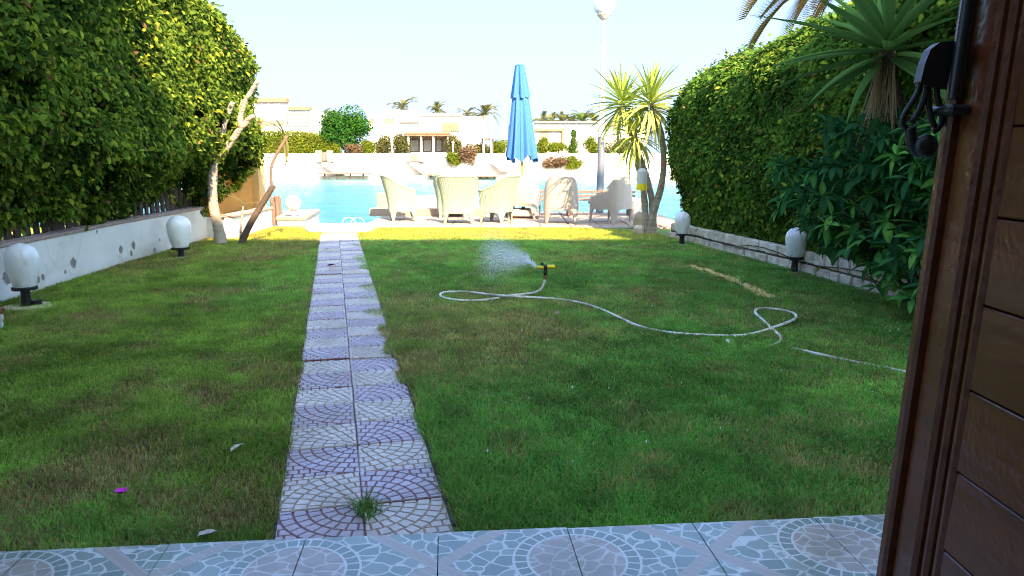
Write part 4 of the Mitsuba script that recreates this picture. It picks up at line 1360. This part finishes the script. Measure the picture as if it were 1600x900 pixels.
while z < DZ1 - .13:
    h = .122
    part(dk, 'board', dbx(DX + .018, DX + .034, DY0 + .093, DY1 - .0965, z + .0013, min(z + h, DZ1 - .123) - .0013, .0018, 0, drng.uniform(-.02, .02)), 'door_mat')
    z += h
part(dk, 'backing', dbx(DX + .0415, DX + .0465, DY0 + .093, DY1 - .068, DZ0 + .165, DZ1 - .125, 0), 'iron_mat')
ck = thing('door_bolt', 'black iron bolt rod with forked handle and round knob on the door edge', 'bolt')
ex, ey = DX - .017, DY1 + .012
part(ck, 'rod', DR(tube([(ex - .002, ey - .03, 1.36), (ex - .002, ey - .03, 2.05)], .0095, 12)), 'iron_mat', True)
part(ck, 'clamp', dbx(ex - .014, ex + .018, ey - .045, ey + .012, 1.338, 1.352, .004), 'iron_mat')
sx = lambda u, v, dY=0.0: atY(u, v, DY1 + .01 + dY)
hd = [(1490, 68), (1462, 70), (1449, 80), (1441, 100), (1434, 128), (1444, 134), (1470, 138), (1476, 112), (1478, 98), (1492, 96)]
pl = [sx(u, v) for u, v in hd]
poly = Polygon([(p[0], p[2]) for p in pl]).buffer(.002, 4)
m = trimesh.creation.extrude_polygon(poly, .020, engine='earcut')
vv = np.array(m.vertices); vv = np.stack([vv[:, 0], DY1 + vv[:, 2] - .002, vv[:, 1]], 1)
part(ck, 'handle_plate', (vv, np.array(m.faces)[:, ::-1]), 'iron_mat')
for a in ([(1436, 130), (1425, 160), (1410, 192), (1424, 205)], [(1449, 134), (1440, 165), (1424, 192)], [(1450, 136), (1452, 170), (1460, 198)], [(1465, 134), (1468, 165), (1472, 188), (1458, 206)]):
    part(ck, 'prong', tube(spline([sx(u, v) for u, v in a], 12), .0046, 8), 'iron_mat', True)
part(ck, 'hook', tube(spline([sx(1422, 198), sx(1424, 220), sx(1430, 236), sx(1444, 238)], 12), np.linspace(.009, .007, 12), 8), 'iron_mat', True)
kc = sx(1447, 228, -.01)
part(ck, 'knob', xf(lathe([(0, -.010), (.012, -.010), (.0165, -.004), (.0165, .003), (.011, .008), (0, .009)], 20), kc, 0, PI / 2, 0), 'iron_mat', True)

# ------------------------------------------------------------------ far bank
fbk = struct('far_bank', 'stone ledge and footing along the far shore')
mat('ledge_mat', proc(lambda p, n, uv: mix((.46, .36, .24), (.66, .55, .38), fbm(p.x * .8, p.y, p.z * 2))), .9)
put(fbk, box((1400, 2.4, 2.0), (0, FAR + 1.3, WATER - .65)), 'ledge_mat')
fw = thing('embankment_wall', 'long white embankment wall along the far shore', 'wall')
mat('far_white', (.46, .44, .40), .85)
mat('far_cream', (.36, .27, .17), .85)
mat('terracotta', (.32, .14, .08), .85)
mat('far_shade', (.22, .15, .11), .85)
mat('window_dark', (.10, .11, .12), .2)
WY = FAR + 2.0
part(fw, 'wall', box((700, .5, 2.45), (0, WY + .25, .35)), 'far_white')
part(fw, 'coping', box((700, .6, .10), (0, WY + .25, 1.63)), 'far_cream')
m2 = lambda u, v, Y: atY(u, v, Y)


def rect(u0, v0, u1, v1, Y, depth, front=0.0):
    """A block whose front face covers the picture rectangle at distance Y."""
    a, b = m2(u0, v1, Y), m2(u1, v0, Y)
    return box((b[0] - a[0], depth, b[2] - a[2]), ((a[0] + b[0]) / 2, Y + depth / 2 - front, (a[2] + b[2]) / 2))


def frame(u0, v0, u1, v1, Y, w, depth, front):
    return join(rect(u0, v0, u1, v0 + w, Y, depth, front), rect(u0, v1 - w, u1, v1, Y, depth, front), rect(u0, v0 + w, u0 + w, v1 - w, Y, depth, front), rect(u1 - w, v0 + w, u1, v1 - w, Y, depth, front))


def arched(u0, v0, u1, v1, rise, Y, depth, front):
    a, b = m2(u0, v1, Y), m2(u1, v0 + rise, Y); top = m2(u0, v0, Y)[2]
    cx, hw = (a[0] + b[0]) / 2, (b[0] - a[0]) / 2
    pts = [(a[0], a[2]), (b[0], a[2])] + [(cx + hw * math.cos(t), b[2] + (top - b[2]) * math.sin(t)) for t in np.linspace(0, PI, 14)]
    m = trimesh.creation.extrude_polygon(Polygon(pts), depth, engine='earcut')
    v = np.array(m.vertices)
    return np.stack([v[:, 0], Y - front + v[:, 2], v[:, 1]], 1), np.array(m.faces)[:, ::-1]


HY = 88.0
# left villa
ha = thing('villa', 'white villa with sloping tiled copings and a large arched window on the far left shore', 'house')
part(ha, 'wall', rect(250, 160, 446, 250, HY, 9), 'far_white')
part(ha, 'wall', rect(446.2, 172, 490, 250, HY + .5, 8), 'far_white', label='lower right wing')
part(ha, 'roof', xf(rect(395, 153, 447, 159.5, HY - .4, 1.2), (0, 0, 0)), 'terracotta')
part(ha, 'roof', rect(450, 167, 484, 171.8, HY + .2, 1.2), 'terracotta')
wv = part(ha, 'window', arched(407, 165, 443, 196, 8, HY, .25, .12), 'far_cream', label='large arched window')
part(wv, 'pane', arched(409.5, 168, 440.5, 189, 7, HY, .2, .17), 'far_white')
part(wv, 'sill', rect(408, 188, 443, 194, HY, .3, .2), 'far_shade')
wv = part(ha, 'window', rect(450, 177, 483, 197, HY + .5, .25, .12), 'far_shade')
part(wv, 'pane', rect(452, 180, 481, 196, HY + .5, .25, .17), 'far_white')
part(ha, 'column', rect(395, 205, 404, 240, HY - 1.5, .7), 'far_white')
# central villa
hb_ = thing('villa', 'large white central villa with a tiled porch and slatted arched window on the far shore', 'house')
part(hb_, 'wall', rect(576, 177, 624, 246, HY, 9), 'far_white')
part(hb_, 'tower', rect(600, 171, 624, 178, HY, 4), 'far_white')
part(hb_, 'wall', rect(624.2, 182, 752, 212, HY - .5, 10), 'far_white')
part(hb_, 'wall', rect(705, 212.2, 752, 246, HY - .5, 9), 'far_white')
part(hb_, 'porch_wall', rect(624.2, 212, 704.8, 246, HY + 2.0, 5), 'far_cream')
part(hb_, 'parapet', rect(626, 172, 655, 181.5, HY + .5, .4), 'far_cream')
part(hb_, 'coping', rect(655, 177.5, 722, 181.6, HY - .7, .5), 'far_cream')
part(hb_, 'balcony_rail', rect(625, 187, 655, 191, HY - .9, .3), 'far_cream')
for u0, u1 in ((578, 585), (601, 616)):
    wv = part(hb_, 'window', rect(u0, 185.5, u1, 193.5, HY, .2, .05), 'far_shade')
    part(wv, 'frame', frame(u0, 185.5, u1, 193.5, HY, .8, .2, .1), 'far_cream')
wv = part(hb_, 'window', arched(691, 190, 717.5, 205.5, 4, HY - .5, .2, .1), 'far_cream', label='arched window with wooden slats')
for i in range(8):
    part(wv, 'slat', rect(692.5 + i * 3.1, 192.5, 694.2 + i * 3.1, 204.5, HY - .5, .15, .22), 'terracotta')
pr = part(hb_, 'porch_roof', rect(632, 209.0, 705, 212.0, HY - 2.2, 3.5), 'terracotta')
for i in range(22):
    p, p2 = m2(633.5 + i * 3.25, 209.0, HY - 2.25), m2(633.5 + i * 3.25, 205.5, HY + .3)
    part(pr, 'roof_tile', tube([p, p2], .115, 8), 'terracotta', True)
for u in (638, 658, 677, 700):
    part(hb_, 'column', rect(u - 1.2, 212.2, u + 1.2, 240, HY - 1.9, .25), 'far_white')
for u0, u1 in ((640, 655), (661, 675), (681, 691)):
    dd = part(hb_, 'door', rect(u0, 217, u1, 237, HY + 2, .2, .06), 'far_shade')
    part(dd, 'pane', rect(u0 + 1.5, 219, u1 - 1.5, 236, HY + 2, .2, .1), 'far_white')
part(hb_, 'porch_step', rect(655, 238, 703, 246, HY - 2.6, 3), 'far_white')
# right villa
hc = thing('villa', 'white flat-roofed villa with a brown framed bay on the far right shore', 'house')
part(hc, 'wall', rect(796, 192, 935, 250, HY + 3, 9), 'far_white')
part(hc, 'side_wall', rect(784, 195, 795.8, 250, HY + 3.5, 8), 'grey_paint', label='grey end wall')
part(hc, 'bay_frame', join(rect(836, 201, 882, 205, HY + 3, .5, .4), rect(877.5, 205.1, 882, 228, HY + 3, .5, .4)), 'terracotta')
wv = part(hc, 'window', rect(845, 206, 857, 218, HY + 3, .2, .08), 'far_cream')
for i in range(4):
    part(wv, 'slat', rect(846 + i * 2.8, 207, 847.6 + i * 2.8, 217.5, HY + 3, .2, .13), 'far_shade')
part(hc, 'roof_edge', rect(836, 189.0, 936, 191.9, HY + 2.6, 9.6), 'far_cream')
part(hc, 'terrace_wall', rect(850, 228, 880, 250, HY + 1.4, .5), 'far_white')
part(hc, 'pillar', rect(914, 222, 919, 250, HY + .4, .5), 'far_white')
hd_ = thing('villa', 'low white villa farther right behind the lamp post', 'house')
part(hd_, 'wall', rect(938, 196, 1010, 250, HY + 5, 9), 'far_white')
part(hd_, 'roof', rect(936, 193, 1012, 195.9, HY + 4.6, 9.8), 'terracotta')
wv = part(hd_, 'window', rect(943, 198, 948, 206, HY + 5, .2, .08), 'window_dark')
part(hd_, 'porch', rect(918, 236, 942, 250, HY + 1.5, .5), 'far_shade')


# trees and shrubs of the far bank
def clump(name, label, cat, u0, v0, u1, v1, Y, n, cols, seed, leaf=.24, lobes=9, trunk=True, group=None, cone=False):
    k = thing(name, label, cat, group)
    g = np.random.default_rng(seed)
    a, b = m2(u0, v1, Y), m2(u1, v0, Y)
    c = np.array([(a[0] + b[0]) / 2, Y, (a[2] + b[2]) / 2]); h = np.array([(b[0] - a[0]) / 2, (b[0] - a[0]) / 2 * .8, (b[2] - a[2]) / 2]) * (1.2 if trunk else 1.35)
    Ls = []
    for i in range(lobes):
        d = g.normal(0, 1, 3); d /= np.linalg.norm(d)
        if cone:
            t = g.uniform(-.8, .75); w = .62 * (1 - max(t, -.3)) * .55
            Ls.append((np.array([d[0] * w * .6, d[1] * w * .6, t]), max(.16, .52 * (1 - t) * .6)))
        else:
            Ls.append((d * g.uniform(.35, .66) * [1, 1, .9], g.uniform(.30, .48)))
    P, N = [], []
    for q, r in Ls:
        m = n // lobes
        d = g.normal(0, 1, (m, 3)); d /= np.linalg.norm(d, axis=1, keepdims=True)
        rr = r * (1 - .5 * g.random(m) ** 2)
        P.append(c + (q + d * rr[:, None]) * h); N.append(d)
    P, N = np.vstack(P), np.vstack(N)
    cc = tone_leaves(P, seed + 1, *cols, .12, .7)
    v, f, c3 = leaf_cloud(P, N, np.full(len(P), leaf), cc, seed + 2, hang=.4, aspect=.6, fine=False)
    part(k, 'crown', (v, f), 'leaf_mat', color=c3)
    if trunk:
        br = [tube(spline([(c[0], c[1], BANK - .1), (c[0] + .1, c[1], (BANK + c[2]) / 2), (c[0], c[1], c[2])], 8), np.linspace(.12, .07, 8), 7)]
        for q, r in Ls[:6]:
            br.append(tube([(c[0], c[1], max(BANK, c[2] - h[2] * .5)), c + q * h * .8], (.06, .02), 5))
        part(k, 'trunk', join(*br), 'dark_bark', True)
    return k


G_DK = ((.018, .07, .014), (.05, .15, .02), (.10, .19, .02))
G_YL = ((.08, .12, .012), (.17, .20, .02), (.26, .25, .02))
G_OL = ((.07, .075, .025), (.14, .14, .04), (.20, .18, .05))
G_BR = ((.13, .085, .05), (.22, .15, .07), (.28, .13, .10))
clump('round_tree', 'dense round dark green tree beside the central villa on the far shore', 'tree', 499, 167, 577, 236, HY - 2, 9000, G_DK, 101, .30, 18)
clump('conical_tree', 'pointed green tree in front of the right far villa', 'tree', 880, 204, 912, 258, HY - 2.5, 2600, ((.05, .10, .02), (.11, .17, .03), (.18, .21, .03)), 102, .2, 16, cone=True)
# clipped hedge of the left villa
fh = thing('clipped_hedge', 'yellow-green clipped hedge in front of the left far villa', 'hedge')
g = np.random.default_rng(103)
nn = 7000
u, w = g.uniform(405, 531, nn), g.random(nn)
topv = np.interp(u, [405, 470, 500, 531], [203, 204, 210, 228]) + 2 * g.random(nn)
dep = g.random(nn) * .35
P_ = np.array([m2(a, tv + (241 - tv) * ww, 84.5 + dd) for a, tv, ww, dd in zip(u, topv, w, dep)])
onto = g.random(nn) < .2
P_[onto, 1] += g.uniform(0, 1.2, onto.sum())
N_ = np.tile([0, -1.0, .5], (nn, 1))
v, f, c = leaf_cloud(P_, N_, np.full(nn, .22), tone_leaves(P_, 104, *G_YL, .15, .8), 105, aspect=.6, fine=False)
part(fh, 'foliage', (v, f), 'leaf_mat', color=c, kind='stuff')
part(fh, 'dark_core', rect(408, 212, 528, 241, 85.0, .8), 'dark_bark')  # solid dark box added inside the hedge to keep light from leaking through
shr = [('yellow shrub at the foot of the round far tree', 565, 219, 586, 240, G_YL), ('olive shrub left of the leaning white pole', 586, 211, 612, 243, G_OL), ('olive shrub right of the leaning white pole', 612, 210, 640, 243, G_OL),
       ('brownish shrub under the round far tree', 540, 224, 566, 242, G_BR), ('tall olive shrub at the right end of the porch', 698, 212, 722, 246, G_OL), ('yellow-green creeper hanging over the far embankment wall', 699, 237, 722, 258, G_YL),
       ('reddish bougainvillea hanging over the far embankment wall', 718, 222, 742, 260, G_BR), ('grey-green bush below the central villa corner', 741, 224, 766, 247, G_OL), ('green hedge bush left of the parasol', 764, 217, 798, 246, G_YL),
       ('green bush beside the right of the parasol canopy', 838, 216, 862, 244, G_YL), ('yellowish bush under the brown framed bay', 858, 222, 884, 238, G_YL), ('low reddish shrub hanging over the far wall', 844, 243, 884, 264, G_BR),
       ('low yellow-green bush at the foot of the pointed tree', 884, 244, 912, 263, G_YL), ('pale green bush left of the lamp post', 912, 214, 938, 240, G_YL), ('pale bush behind the lamp post foot', 942, 212, 985, 250, G_OL)]
for i, (lab, u0, v0, u1, v1, cl) in enumerate(shr):
    clump('shrub', lab, 'shrub', u0, v0, u1, v1, 81.75 if v1 > 250 else 85.0 + (i % 3) * .4, 2200 if u1 - u0 < 30 else 3200, cl, 120 + 4 * i, .20, 15, trunk=False)


def frond(L, droop, n=16, wl=.3):
    t = np.linspace(0, 1, n)
    x = L * (t - .25 * droop * t ** 3); z = L * (.35 * t - (.35 + .75 * droop) * t ** 2)
    V, Fc, o = [], [], 0
    r = tube(np.stack([x, 0 * x, z], 1), np.linspace(.012, .003, n) * L, 4, False)
    V.append(r[0]); Fc.append(r[1]); o = len(r[0])
    for i in range(1, n):
        for q in range(2):
            tt = t[i] - q * .5 / n
            px, pz = np.interp(tt, t, x), np.interp(tt, t, z)
            ln = L * wl * math.sin(PI * (.12 + .83 * tt)) ** .7
            for sd in (-1, 1):
                tip = (px + ln * .55, sd * ln * .75, pz - ln * .28)
                V.append(np.array([(px - (.24 if n < 20 else .5) / n * L, 0, pz), (px + (.34 if n < 20 else .5) / n * L, 0, pz), tip])); Fc.append(np.array([(o, o + 1, o + 2)])); o += 3
    return np.vstack(V), np.vstack(Fc)


def palm(label, u, v, Y, L, base_v, cols, seed, n=22, group=None, trunk_r=.16, zfoot=BANK, fine=16, wl=.3, lift=(-25, 75)):
    k = thing('date_palm', label, 'palm', group)
    g = np.random.default_rng(seed)
    c = m2(u, v, Y)
    part(k, 'trunk', tube([(c[0] + .1, Y, zfoot - .1), (c[0], Y, c[2])], (trunk_r * 1.2, trunk_r), 8), 'bark_mat', True)
    ms, cs = [], []
    for i in range(n):
        az = i * 2.39996
        el = math.radians(g.uniform(*lift))
        vv, ff = frond(L * g.uniform(.85, 1.15), g.uniform(.45, .95), fine, wl)
        ms.append(xf((vv, ff), c, az, 0, -el)); cs.append(np.tile(np.array(cols) * g.uniform(.7, 1.3), (len(vv), 1)))
    v_, f_ = join(*ms)
    part(k, 'crown', (v_, f_), 'leaf_mat', color=np.vstack(cs))
    return k


PC = (.20, .20, .07)
for i, (lab, u, v, Y, L) in enumerate((('palm rising just above the central villa tower', 629, 168, 104, 1.5), ('palm rising behind the middle of the central villa roof', 683, 174, 106, 1.3), ('small palm behind the right end of the central villa roof', 731, 178, 108, 1.3),
                                       ('tall palm standing clear right of the central villa', 757, 180, 98, 1.6), ('first palm of the row behind the right far villa', 849, 191, 110, 1.4), ('second palm of the row behind the right far villa', 862, 190, 112, 1.4),
                                       ('third palm of the row behind the right far villa', 878, 189, 111, 1.3), ('fourth palm of the row behind the right far villa', 893, 190, 113, 1.3), ('green fifth palm of the row behind the right far villa', 910, 191, 110, 1.5), ('last palm of the row, next to the lamp post', 928, 189, 111, 1.6),
                                       ('pale palm between the left far villa and the round tree', 500, 196, 96, 2.0))):
    palm(lab, u, v, Y, L * 1.5, 0, PC if i != 8 else (.12, .17, .03), 200 + i, 20)
dp_ = palm('pale sunlit date palm arching above the right hedge', 1400, -55, 11.6, 2.3, 0, (.20, .155, .055), 231, 34, trunk_r=.13, zfoot=0, fine=44, wl=.24, lift=(-5, 55))

# poles, gate, arch, jetties, pergola
def pole(label, u, v0, v1, Y, r, m_, top_u=None, globe=False, name='lamp_pole'):
    k = thing(name, label, 'pole')
    a, b = m2(u, v1, Y), m2(top_u or u, v0, Y)
    part(k, 'shaft', tube([a, b], (r, r * .8), 8), m_, True)
    if globe:
        part(k, 'globe', lathe([(.3 * math.cos(t), .3 * math.sin(t)) for t in np.linspace(-1.5, 1.56, 10)], 12, b), 'far_white', True)
    else:
        part(k, 'cap', box((r * 3, r * 3, r), b), m_)


pole('leaning white pole in front of the central villa', 614, 208, 244, 83.3, .10, 'far_white', 610)
pole('short white pole before the porch end shrub', 708, 222, 246, 83.4, .09, 'far_white')
pole('tall white mast right of the central villa', 767, 180, 246, 84.5, .09, 'far_white')
pole('short lamp with white globe beside the tall white mast', 756, 211, 246, 84, .08, 'far_white', None, True)
gt = thing('garden_gate', 'grey gate between two cream pillars on the far embankment', 'gate')
for u0, u1 in ((493, 501), (511, 518)):
    part(gt, 'pillar', rect(u0, 235, u1, 253, WY - .7, .6), 'far_cream')
for i in range(4):
    part(gt, 'bar', rect(502 + i * 2.3, 238, 503.3 + i * 2.3, 251, WY - .4, .08), 'far_shade')
part(gt, 'panel', rect(501.2, 238, 510.8, 251, WY - .3, .06), 'grey_paint')
ar = thing('garden_arch', 'small white arched gateway on the far embankment below the porch', 'arch')
o_ = arched(634, 238, 663, 252, 7, WY - .9, .7, 0)
part(ar, 'arch', o_, 'far_white')
part(ar, 'opening', arched(641, 241.5, 654, 252, 5, WY - .9, .1, .05), 'far_shade')  # dark panel laid on the solid arch, its colour standing for the shaded opening


def ramp(label, u0, v0, u1, v1, w):
    k = thing('stair', label, 'stair')
    for i in range(9):
        t = (i + .5) / 9
        a = m2(u0 + (u1 - u0) * t, v0 + (v1 - v0) * t, WY - .9)
        part(k, 'step', box((w, 1.0, .34), (a[0], WY - .55 - .0, a[2] - .17)), 'far_cream')


ramp('pale stair going down the embankment from the grey gate', 508, 253, 532, 269, .9)
ramp('pale stair going down the embankment from the white arch', 646, 252, 668, 269, .9)
ramp('pale stair down the embankment left of the parasol pole', 773, 250, 790, 264, .9)


def jetty(label, u0, u1, v, rail=False):
    k = thing('jetty', label, 'jetty')
    a, b = m2(u0, v, FAR - .8), m2(u1, v, FAR - .8)
    n = 14
    for i in range(n):
        x0 = a[0] + (b[0] - a[0]) * i / n; x1 = a[0] + (b[0] - a[0]) * (i + .9) / n
        part(k, 'plank', box((x1 - x0, 2.4, .12), ((x0 + x1) / 2, FAR - .2, a[2])), 'weathered_wood')
    for i in range(4):
        x = a[0] + (b[0] - a[0]) * (i + .5) / 4
        part(k, 'pile', tube([(x, FAR - 1.0, WATER - .6), (x, FAR - 1.0, a[2] - .065)], .10, 7), 'dark_wood', True)
        if rail:
            part(k, 'rail_post', tube([(x, FAR - 1.2, a[2] + .06), (x, FAR - 1.2, a[2] + 1.0)], .04, 6), 'weathered_wood', True)
    if rail:
        part(k, 'rail', tube([(a[0], FAR - 1.2, a[2] + 1.0), (b[0], FAR - 1.2, a[2] + 1.0)], .035, 6), 'weathered_wood', True)


jetty('low wooden jetty with a dark gap beneath, left of the armchairs', 498, 578, 271)
jetty('railed wooden jetty behind the second wicker armchair', 668, 712, 273, True)
jetty('low wooden jetty just left of the parasol pole', 735, 778, 275.5)
pg = thing('pergola', 'small brown pergola beside the tall white mast', 'pergola')
part(pg, 'roof', rect(752, 216, 772, 218.2, HY - 3.5, 2.5), 'weathered_wood')
for u in (753, 769):
    part(pg, 'post', rect(u, 218.3, u + 1.6, 246, HY - 3.2, .15), 'weathered_wood')
